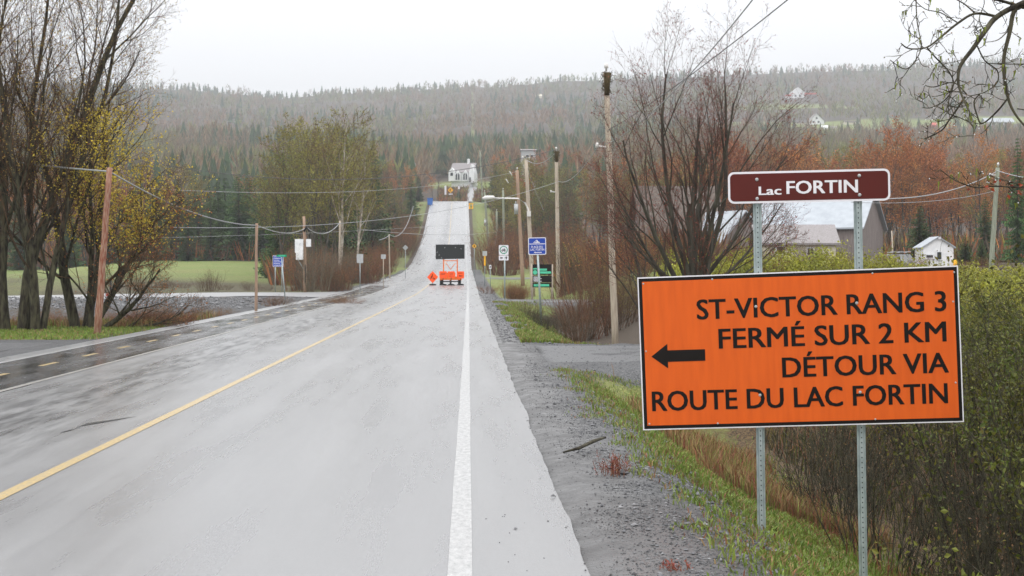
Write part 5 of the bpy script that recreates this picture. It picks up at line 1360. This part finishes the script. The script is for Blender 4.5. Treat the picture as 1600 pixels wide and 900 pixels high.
# right
forest(34, (745, 900), (235, 330), {'olive': 3, 'green': 3, 'con': 4, 'rust': 1}, (9, 14), 'behind the poles right of the hill road', 'right of the hill road')
forest(16, (745, 900), (330, 470), {'olive': 3, 'rust': 2, 'con': 2}, (8, 13), 'higher up right of the hill road', 'higher up on the right')
forest(34, (880, 1110), (150, 240), {'olive': 4, 'green': 1.5, 'brown': 2, 'rust': 1}, (8, 13), 'in the thicket behind the red-budded tree', 'behind the red-budded tree', topfn=lambda px: 290)
forest(64, (1080, 1680), (175, 240), {'rust': 7, 'brown': 1.5, 'olive': 1}, (11, 15), 'in the reddish wood behind the farm buildings', 'behind the farm buildings', topfn=lambda px: 240)
forest(44, (900, 1680), (240, 330), {'rust': 5, 'olive': 2.2, 'brown': 1}, (11, 15), 'at the back of the reddish wood', 'at the back of the reddish wood')
# single trees that stand out
def solo(name, label, px, top_, Y, data, wf=1.0):
    x = at(px, Y); h_ = CAMZ + (HY - top_)*Y/F - Hs(x, Y); s_ = h_/HB
    place_tree(name, label, x, Y, data, random.uniform(0, 6.28), (s_*wf, s_*wf, s_))
birch_white = mat('birch_bark', (0.42, 0.38, 0.32), .8, col2=(0.16, 0.12, 0.09), scale=2.5)
bt = decid_data(170, HB, twig_brown, bud_olive, 3200, .13, bark=birch_white, w=.38, nlimb=13)
solo('birch_tree', 'tallest pale-trunked birch in the grove left of the hill road', 531, 203, 136, bt, .95)
solo('birch_tree', 'pale-trunked birch just right of the tallest one', 556, 232, 150, bt, .9)
solo('poplar_tree', 'slim olive-leafed poplar left of the tallest birch', 486, 222, 150, D['olive'][0], .8)
solo('spruce_tree', 'lone dark spruce rising above the grove left of the road', 583, 214, 240, CN[2], .75)
solo('spruce_tree', 'big dark spruce at the right end of the green field', 436, 300, 160, CN[2], 1.0)
solo('spruce_tree', 'round bushy spruce left of the small white shed', 1437, 318, 122, CN[2], 1.35)
solo('spruce_tree', 'small spruce left of the greenish pole', 1539, 304, 140, CN[0], 1.1)
solo('spruce_tree', 'dark tall spruce cut by the right edge of the picture', 1590, 208, 130, CN[0], .62)
solo('pine_tree', 'low bushy pine right of the small white shed', 1508, 366, 118, CN2[0], 1.5)
solo('pine_tree', 'wider low pine at the foot of the greenish pole', 1534, 372, 112, CN2[0], 1.4)
solo('spruce_tree', 'dark spruce directly above the streetlight arm', 810, 238, 330, CN[0], .9)
solo('spruce_tree', 'dark narrow tree standing alone behind the crest of the road', 717, 291, 432, CN[0], 1.3)

# ------------------------------------------------------------------ far wooded hillside: one mass nobody could count
def far_forest(name, seed, y0, y1, step, label):
    r = np.random.RandomState(seed)
    pts = []
    Y = y0
    while Y < y1:
        st = step * (1 + (Y - 450)/2600) * r.uniform(.85, 1.15)
        x0, x1 = at(-90, Y), at(1700, Y); xs_ = np.arange(x0, x1, st); pts.append(np.stack([xs_ + r.uniform(-.9, .9, len(xs_))*st, Y + r.uniform(-1.0, 1.0, len(xs_))*st], 1)); Y += st*1.15
    p = np.concatenate(pts); x, Y = p[:, 0], p[:, 1]
    px = HX + F*x/Y
    keep = np.ones(len(x), bool)
    for (cpx, cY, wx, wy) in CLEAR: keep &= (((x - at(cpx, cY))/wx)**2 + ((Y - cY - 0)/wy)**2) > 1.0
    for (cpx, cY, wx) in ((1252, 1420, 36), (1285, 1130, 44), (1560, 1130, 36), (722, 530, 24), (842, 1500, 9), (826, 470, 10), (1461, 1080, 8)):
        keep &= ~((np.abs(x - at(cpx, cY) * Y/cY) < wx*.5) & (Y < cY + 6) & (Y > cY - 170))
    for (nm_, hpx, hpy, hY) in Hr:
        wpx = {'hill_house': 30, 'hill_outbuilding': 8, 'hill_shed': 12, 'hill_cabin': 7, 'hill_barn': 6}.get(nm_, 7)
        keep &= ~((np.abs(px - hpx) < wpx) & (Y < hY + 10) & (Y > hY - (190 if wpx == 30 else 90)))
    keep &= ~((px > 694) & (px < 752) & (Y < 560))
    x, Y, px = x[keep], Y[keep], px[keep]; z = H(x, Y); n = len(x)
    # stands: conifers, grey hardwoods, reddish maples, green-yellow birches
    f1 = fbm(x/95 + 3, Y/130 + 8, 4); f2 = fbm(x/60 + 40, Y/70 + 18, 4)
    k_ = np.where(f1 + r.normal(0, .07, n) - .05*(px > 1000) - .045*(Y < 900) > .572, 0, np.where(f2 + r.normal(0, .06, n) > .50, 2, np.where(f2 + r.normal(0, .05, n) < .41, 3, 1)))
    ridge = Y > 1950; k_ = np.where(ridge & (r.rand(n) < .2), 0, k_)
    band = (Y > 590) & (Y < 760) & (px > 600) & (px < 960) & (r.rand(n) < .65); k_ = np.where(band, 0, k_)
    h = r.uniform(6.5, 14.5, n) * np.where(k_ == 0, 1.04, 1.0) * np.where(ridge, .9, 1)
    mb = MB()
    I = np.where(k_ == 0)[0]; m_ = len(I)
    if m_:
        tiers = 6; kk = 7
        for t in range(tiers):
            a0 = r.uniform(0, 6.28, (m_, 1)); ang = a0 + np.arange(kk)[None]*6.2832/kk + r.normal(0, .15, (m_, kk))
            zb = h[I]*(.10 + .78*t/tiers); zt_ = zb + h[I]*.30; R_ = h[I]*.20*(1 - t/tiers)**.8 + .25
            rad = R_[:, None]*r.uniform(.55, 1.25, (m_, kk))
            ring_ = np.stack([x[I][:, None] + np.cos(ang)*rad, Y[I][:, None] + np.sin(ang)*rad, (z[I] + zb)[:, None] + r.uniform(-.05, .03, (m_, kk))*h[I][:, None]], -1)
            apex = np.stack([x[I], Y[I], z[I] + zt_], -1)[:, None]
            V = np.concatenate([ring_, apex], 1).reshape(-1, 3); base = (np.arange(m_)*(kk+1))[:, None, None]
            fc_ = np.array([[j, (j+1) % kk, kk] for j in range(kk)])[None]
            mb.add(V, (base + fc_).reshape(-1, 3), 0)
    for kind_, mi in ((1, 1), (2, 2), (3, 3)):
        I = np.where(k_ == kind_)[0]; m_ = len(I)
        if not m_: continue
        q = 38 if y0 < 500 else 21
        th = r.uniform(0, 6.28, (m_, q)); v_ = r.uniform(.22, 1.0, (m_, q)); rad = h[I][:, None]*.33*np.sqrt(r.rand(m_, q))*np.sin(np.clip(v_*3.0, .3, 2.9))
        c = np.stack([x[I][:, None] + np.cos(th)*rad, Y[I][:, None] + np.sin(th)*rad, z[I][:, None] + h[I][:, None]*v_], -1).reshape(-1, 3)
        L_ = (h[I][:, None]*r.uniform(.10, .26, (m_, q))).reshape(-1, 1); lean = np.stack([np.cos(th), np.sin(th), np.full_like(th, 2.2)], -1).reshape(-1, 3); lean /= np.linalg.norm(lean, axis=1, keepdims=True)
        ph = r.uniform(0, 3.14, (m_*q, 1)); sd_ = np.concatenate([np.cos(ph), np.sin(ph), 0*ph], 1) * r.uniform(.10, .26, (m_*q, 1)) * (1 if y0 < 500 else 2.1)
        V = np.stack([c - lean*L_ - sd_*.3, c - lean*L_*.2 + sd_, c + lean*L_, c - lean*L_*.2 - sd_], 1).reshape(-1, 3)
        mb.add(V, np.arange(len(V)).reshape(-1, 4), mi)
        # trunks
        tw = .16; V = np.stack([np.stack([x[I]-tw, Y[I], z[I]], -1), np.stack([x[I]+tw, Y[I], z[I]], -1), np.stack([x[I]+tw*.4, Y[I]+.1, z[I]+h[I]*.8], -1), np.stack([x[I]-tw*.4, Y[I]+.1, z[I]+h[I]*.8], -1)], 1).reshape(-1, 3)
        mb.add(V, np.arange(len(V)).reshape(-1, 4), 4)
    o = mb.build(name, [far_con, far_grey, far_red, far_green, far_trunk]); tag(o, label, 'forest', None, 'stuff'); return n
far_con = mat('far_conifer', (0.044, 0.074, 0.030), .8, var=.3, scale=.02, isl=.35)
far_grey = mat('far_hardwood', (0.19, 0.150, 0.095), .9, col2=(0.15, 0.125, 0.075), scale=.02, isl=.35)
far_red = mat('far_reddish_hardwood', (0.215, 0.125, 0.075), .9, col2=(0.18, 0.13, 0.075), scale=.02, isl=.35)
far_green = mat('far_greenish_hardwood', (0.165, 0.175, 0.055), .9, col2=(0.155, 0.15, 0.06), scale=.02, isl=.35)
far_trunk = mat('far_trunks', (0.17, 0.15, 0.125), .85, var=.3, scale=.05)
far_forest('hillside_forest', 1, 400, 900, 6.0, 'mixed wood covering the lower slopes of the hill')
far_forest('ridge_forest', 2, 900, 2260, 9.8, 'hazy mixed wood covering the upper hill up to the ridge')

def undergrowth(name, label, boxes, seed, mats, weights):
    r = np.random.RandomState(seed); mb = MB()
    for (pa, pb, ya, yb, n, h0, h1) in boxes:
        Y = r.uniform(ya, yb, n); px = r.uniform(pa, pb, n); x = (px - HX)*Y/F; u = x - xr(Y)
        k_ = ~((Y < 410) & (u > -14) & (u < 6.5)); Y, x = Y[k_], x[k_]; n = len(x); z = H(x, Y); hh = r.uniform(h0, h1, n); q = 8
        sel = r.choice(len(mats), n, p=np.array(weights)/sum(weights))
        th = r.uniform(0, 6.28, (n, q)); rad = hh[:, None]*.6*np.sqrt(r.rand(n, q)); b = np.stack([x[:, None] + np.cos(th)*rad*.5, Y[:, None] + np.sin(th)*rad*.5, z[:, None] + 0*th], -1)
        t = b + np.stack([np.cos(th)*rad*.7, np.sin(th)*rad*.7, hh[:, None]*r.uniform(.5, 1.0, (n, q))], -1); ph = r.uniform(0, 3.14, (n, q)); s_ = np.stack([np.cos(ph), np.sin(ph), 0*ph], -1)*.05
        m_ = b*.45 + t*.55 + s_*2.2
        V = np.stack([b - s_, b + s_, m_, t], 2)
        for mi in range(len(mats)):
            v = V[sel == mi].reshape(-1, 3)
            if len(v): mb.add(v, np.arange(len(v)).reshape(-1, 4), mi)
    o = mb.build(name, mats); tag(o, label, 'undergrowth', None, 'stuff')
undergrowth('wood_undergrowth', 'tangled brown undergrowth between the trunks of the woods', [(-70, 470, 236, 330, 2600, 1.5, 4), (430, 600, 132, 240, 1500, 1.2, 3.5), (560, 700, 235, 400, 1500, 1.2, 3.5), (745, 900, 225, 400, 1300, 1.5, 3.5), (880, 1120, 100, 240, 2000, 1.2, 3.5), (1080, 1700, 135, 300, 4200, 1.2, 3.8), (686, 729, 412, 515, 420, .8, 2.2), (742, 760, 408, 500, 160, .8, 2.2)], 3, [twig_brown, twig_rust, bud_rust, twig_grey, bud_olive], [3, 3, 1.5, 1.5, 1.5])

# ------------------------------------------------------------------ grass, weeds and stones
def blades(name, label, pts, h, seed, mats, weights, wdt=.006, lean=.45, cat='grass', bend=True):
    pts = np.asarray(pts); n = len(pts); r = np.random.RandomState(seed); mb = MB()
    sel = r.choice(len(mats), n, p=np.array(weights)/sum(weights))
    z = H(pts[:, 0], pts[:, 1])
    hh = (h if np.isscalar(h) else h) * r.uniform(.5, 1.3, n); th = r.uniform(0, 6.28, n); ph = r.uniform(0, 3.14, n); ln = r.uniform(.1, 1, n)*lean
    b = np.stack([pts[:, 0], pts[:, 1], z - .01], -1); s_ = np.stack([np.cos(ph), np.sin(ph), 0*ph], -1) * (wdt*r.uniform(.6, 1.4, n))[:, None]
    d1 = np.stack([np.cos(th)*ln*.35, np.sin(th)*ln*.35, np.full(n, .55)], -1)*hh[:, None]; d2 = np.stack([np.cos(th)*ln, np.sin(th)*ln, np.full(n, 1 - .25*lean)], -1)*hh[:, None]
    V = np.stack([b - s_, b + s_, b + d1 + s_*.8, b + d1 - s_*.8, b + d2], 1)
    for mi in range(len(mats)):
        q = V[sel == mi].reshape(-1, 3); m_ = len(q)//5
        if m_ == 0: continue
        o_ = np.arange(m_)[:, None]*5; mb.add(q, o_ + np.array([[0, 1, 2, 3]]), mi); 
        mb.f.append((o_ + np.array([[3, 2, 4]]) + mb.n - len(q), mi, False))
    o = mb.build(name, mats); tag(o, label, cat, None, 'stuff'); return o
r = np.random.RandomState(9)
def scatter(n, ur_, yr_, fn):
    u = r.uniform(*ur_, n*3); y_ = yr_[0] + (yr_[1]-yr_[0])*r.rand(n*3)**1.5; m_ = fn(u, y_) > r.rand(n*3)
    return np.stack([u + xr(y_), y_], -1)[m_][:n]
patch = lambda x, y_, s_=1.1: smooth(fbm(x/s_ + 70, y_/s_ + 20, 3), .40, .56)
verge = scatter(42000, (1.5, 5.4), (7.3, 27), lambda u, y_: (.2*smooth(u, 1.4, 1.8) + .8*smooth(u, 1.7, 2.4)) * (1 - smooth(u, 3.6, 5.2))*(.2 + .8*patch(u, y_, .8)))
blades('verge_grass', 'short green grass on the bank below the orange sign', verge, .085, 1, [grass_green, grass_dry, weed_red], [.78, .17, .05], wdt=.006, lean=.8)
tuft_c = [(1.55, 20.5), (1.9, 24.5), (1.75, 23.6), (2.0, 19.5), (1.5, 26.3), (1.65, 17.3), (1.75, 13.6), (1.7, 12.3), (2.0, 14.6), (1.85, 11.1), (1.6, 10.0), (1.95, 9.4), (2.1, 8.7), (1.45, 22.2), (1.8, 16), (1.45, 13), (2.2, 12.2), (2.1, 10.7)]
for i in range(34): tuft_c.append((1.25 + 1.0*r.rand()**.6, r.uniform(8, 27)))
tp_ = np.concatenate([np.array(c_) + r.normal(0, .075 + .05*r.rand(), (90, 2)) * [1, 1.8] for c_ in tuft_c])
blades('shoulder_tufts', 'small grass tufts growing through the gravel shoulder', tp_, .055, 2, [grass_green, grass_dry, weed_red], [.7, .15, .15], wdt=.005, lean=1.0)
rd = scatter(7000, (2.6, 4.6), (16.5, 27), lambda u, y_: patch(u, y_, 2)*.9)
blades('dry_weeds', 'rust and straw coloured weeds on the bank at the left end of the orange sign', rd, .28, 3, [weed_red, grass_dry, grass_green], [.35, .5, .15], wdt=.006, lean=.5, cat='weeds')
rd = scatter(4000, (3.6, 5.4), (7.5, 15), lambda u, y_: patch(u, y_, 1.0)*.7)
blades('ditch_weeds', 'brown and red dead weeds in the shaded ditch', rd, .25, 4, [weed_red, grass_dry, grass_green], [.33, .27, .4], wdt=.0055, lean=.45, cat='weeds')
vg2 = scatter(30000, (1.3, 6.0), (36.5, 80), lambda u, y_: np.maximum((smooth(u + .9*patch(u, y_, 2.2), 1.9, 2.4)*(1-smooth(u, 2.7, 4.2))), (y_ < 42)*.9))
blades('far_verge_grass', 'green grass along the ditch beyond the near driveway', vg2, .14, 5, [grass_green, grass_dry], [.75, .25], wdt=.014, lean=.7)
lv = np.stack([r.uniform(-24, -9.2, 20000), r.uniform(38.2, 47, 20000)], -1)
blades('left_verge_grass', 'green grass strip in front of the big bare trees', lv, .10, 6, [grass_green, grass_dry], [.85, .15], wdt=.012, lean=.8)
lv = np.stack([r.uniform(-24, -9.4, 15000), r.uniform(46, 57, 15000)], -1)
blades('left_straw_grass', 'orange-brown dead grass around the trunks on the left', lv, .34, 7, [grass_dry, weed_red, grass_green], [.6, .25, .15], wdt=.012, lean=.7, cat='grass')
lv = np.stack([r.uniform(-13.5, -9.35, 9000), r.uniform(23, 29.6, 9000)], -1); lv = lv[lv[:, 0] < -9.3]
blades('left_edge_grass', 'grass patch at the left edge beside the gravel driveway', lv, .07, 8, [grass_green, grass_dry, weed_red], [.6, .3, .1], wdt=.008, lean=.9)
bs_ = scatter(15000, (4.9, 12), (8.5, 27), lambda u, y_: .35 + .65*patch(u, y_, 1.2))
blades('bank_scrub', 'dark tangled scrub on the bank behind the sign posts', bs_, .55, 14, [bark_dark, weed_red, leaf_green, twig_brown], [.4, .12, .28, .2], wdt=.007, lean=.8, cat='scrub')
# single weeds that stand out
def weed_bunch(label, px, py, h, n, seed, name='red_weed', spread=.09, mats_=(weed_red, bud_red)):
    Y = 12.0
    for _ in range(8):
        X = at(px, Y); Y = F*(CAMZ - Hs(X, Y))/(py - HY)
    X = at(px, Y); rng = random.Random(seed); S = [[], []]; T = []
    for i in range(n): grow(rng, S, T, Vector((rng.gauss(0, spread*.5), rng.gauss(0, spread*.5), -.02)), Vector((rng.gauss(0, .3), rng.gauss(0, .3), 1)).normalized(), h*rng.uniform(.5, 1.1), .0028, 0, [(5, .08, .03, 4, .3, 35, .3, .7), (3, .12, .05, 0, 0, 0, 0, 0)])
    mb = MB(); mb.segs(S[0], 4).segs(S[1], 3); leaves(mb, along(S[0] + S[1], n*14, seed), .014, seed, 1, .006, 0, .5)
    o = mb.build(name, list(mats_)); o.location = (X, Y, Hs(X, Y)); tag(o, label, 'weed', None, 'stuff')
weed_bunch('red stemmed weed clump on the gravel shoulder left of the orange sign foot', 957, 742, .20, 34, 1, spread=.13)
weed_bunch('tall single dead stalk left of the first sign post', 1180, 800, .62, 3, 2, 'dead_stalk', .05)
weed_bunch('leaning dead stalk beside the left post, a little lower', 1160, 770, .5, 3, 6, 'dead_stalk', .05)
weed_bunch('red weed clump between the two sign posts', 1262, 810, .34, 14, 3, spread=.12)
weed_bunch('dark red stalks right of the left sign post near the bottom', 1295, 850, .5, 9, 4, 'dead_stalk', .15)
weed_bunch('small reddish weed near the bottom of the shoulder', 1055, 890, .08, 14, 5)
# fallen stick
Y = 14.5; o = MB().tube([P(880, 712, 14.0), P(905, 705, 14.1), P(928, 694, 14.6), P(946, 688, 15.0)], [.008, .016, .018, .010], 6).build('fallen_stick', bark_dark); o.location.z += .03; tag(o, 'dark broken stick lying on the gravel shoulder', 'stick')
grit_mat = mat('dark_grit', (0.045, 0.045, 0.047), 0.5, col2=(0.02, 0.02, 0.02), scale=11, isl=.5)
# stones
def stones(name, label, pts, size, seed, dz=.3, m_=stone_mat):
    r_ = np.random.RandomState(seed); n = len(pts); x, y_ = pts[:, 0], pts[:, 1]
    u = x - xr(y_); z = np.where(u < .72, zr(y_), H(x, y_)); s_ = size*np.exp(r_.normal(0, .45, n))
    base = np.array([[1, 0, 0], [.3, .9, 0], [-.8, .6, 0], [-.8, -.6, 0], [.3, -.9, 0], [.1, 0, .8], [0, 0, -.6]])
    a = r_.uniform(0, 6.28, n); ca_, sa_ = np.cos(a), np.sin(a); j = r_.uniform(.65, 1.25, (n, 7, 3)); b = base[None]*j; b = b*np.stack([np.ones(n), r_.uniform(.55, 1, n), r_.uniform(.4, .8, n)], -1)[:, None]
    V = np.stack([b[..., 0]*ca_[:, None] - b[..., 1]*sa_[:, None], b[..., 0]*sa_[:, None] + b[..., 1]*ca_[:, None], b[..., 2]], -1)*s_[:, None, None]*.5
    V += np.stack([x, y_, z + s_*dz*.5], -1)[:, None]
    f_ = np.array([[0, 1, 5], [1, 2, 5], [2, 3, 5], [3, 4, 5], [4, 0, 5], [1, 0, 6], [2, 1, 6], [3, 2, 6], [4, 3, 6], [0, 4, 6]])
    mb = MB(); mb.add(V.reshape(-1, 3), ((np.arange(n)*7)[:, None, None] + f_[None]).reshape(-1, 3)); o = mb.build(name, m_); tag(o, label, 'gravel', None, 'stuff')
sh = scatter(17000, (.9, 3.2), (7.2, 28), lambda u, y_: smooth(u, .95, 1.3)*(1 - smooth(u, 1.9, 3.0))*(.25 + .75*patch(u, y_, .6)))
stones('shoulder_gravel', 'fine dark crushed stone along the right shoulder', sh[:12500], .012, 1)
stones('coarse_gravel', 'coarser loose stones on the right shoulder', sh[12500:], .024, 7)
sh = scatter(9000, (.15, 1.6), (7.2, 30), lambda u, y_: (smooth(u, .62, .95)*.8 + .012)*(.15 + .85*patch(u, y_*.4, .35)))
stones('scattered_gravel', 'loose grit scattered over the wet asphalt edge', sh, .0095, 2)
sh = np.stack([r.uniform(-40, -9.6, 9000), r.uniform(66, 92, 9000)], -1)
stones('bank_gravel', 'dark crushed stone on the bank below the side road', sh, .10, 3)
sh = np.stack([r.uniform(1.0, 9, 4500), r.uniform(27.5, 36.5, 4500)], -1)
sg = np.concatenate([np.stack([r.uniform(.85, 2.4, 5000), r.uniform(36, 92, 5000)], -1), np.stack([r.uniform(.75, 1.8, 1500), r.uniform(92, 150, 1500)], -1)]); sg[:, 0] += xr(sg[:, 1])
stones('far_shoulder_gravel', 'loose gravel along the shoulder beyond the near driveway', sg, .045, 9)
st = scatter(6500, (.62, 2.0), (7.2, 26), lambda u, y_: smooth(u, .6, 1.1)*(.1 + .9*patch(u, y_*.6, .3)))
stones('edge_grit', 'dark grit washed onto the wet edge of the asphalt', st, .0095, 12, m_=grit_mat)
stones('driveway_gravel', 'grit on the near gravel driveway', sh, .022, 4)
Y = F*CAMZ/(777 - HY); o = MB(); V = np.array([[1, 0, 0], [.3, .9, 0], [-.9, .6, 0], [-.8, -.6, 0], [.3, -.8, 0], [.1, 0, .8], [0, 0, -.3]])*.022
o.add(V, [[0, 1, 5], [1, 2, 5], [2, 3, 5], [3, 4, 5], [4, 0, 5]]); o = o.build('pebble', stone_mat); o.location = (at(864, Y), Y, .008); tag(o, 'single dark pebble on the asphalt right of the white line', 'stone')

# ------------------------------------------------------------------ damp air
hz = MB().box((-1650, -60, -6), (1650, 2860, 330)).build('haze', [])
hm = bpy.data.materials.new('damp_air'); hm.use_nodes = True; N = hm.node_tree.nodes; N.remove(N['Principled BSDF'])
pv = N.new('ShaderNodeVolumePrincipled'); pv.inputs['Color'].default_value = (.72, .75, .78, 1); pv.inputs['Density'].default_value = .00031; pv.inputs['Anisotropy'].default_value = .0
hm.node_tree.links.new(pv.outputs[0], N['Material Output'].inputs['Volume'])
hz.data.materials.clear(); hz.data.materials.append(hm); tag(hz, kind='stuff')
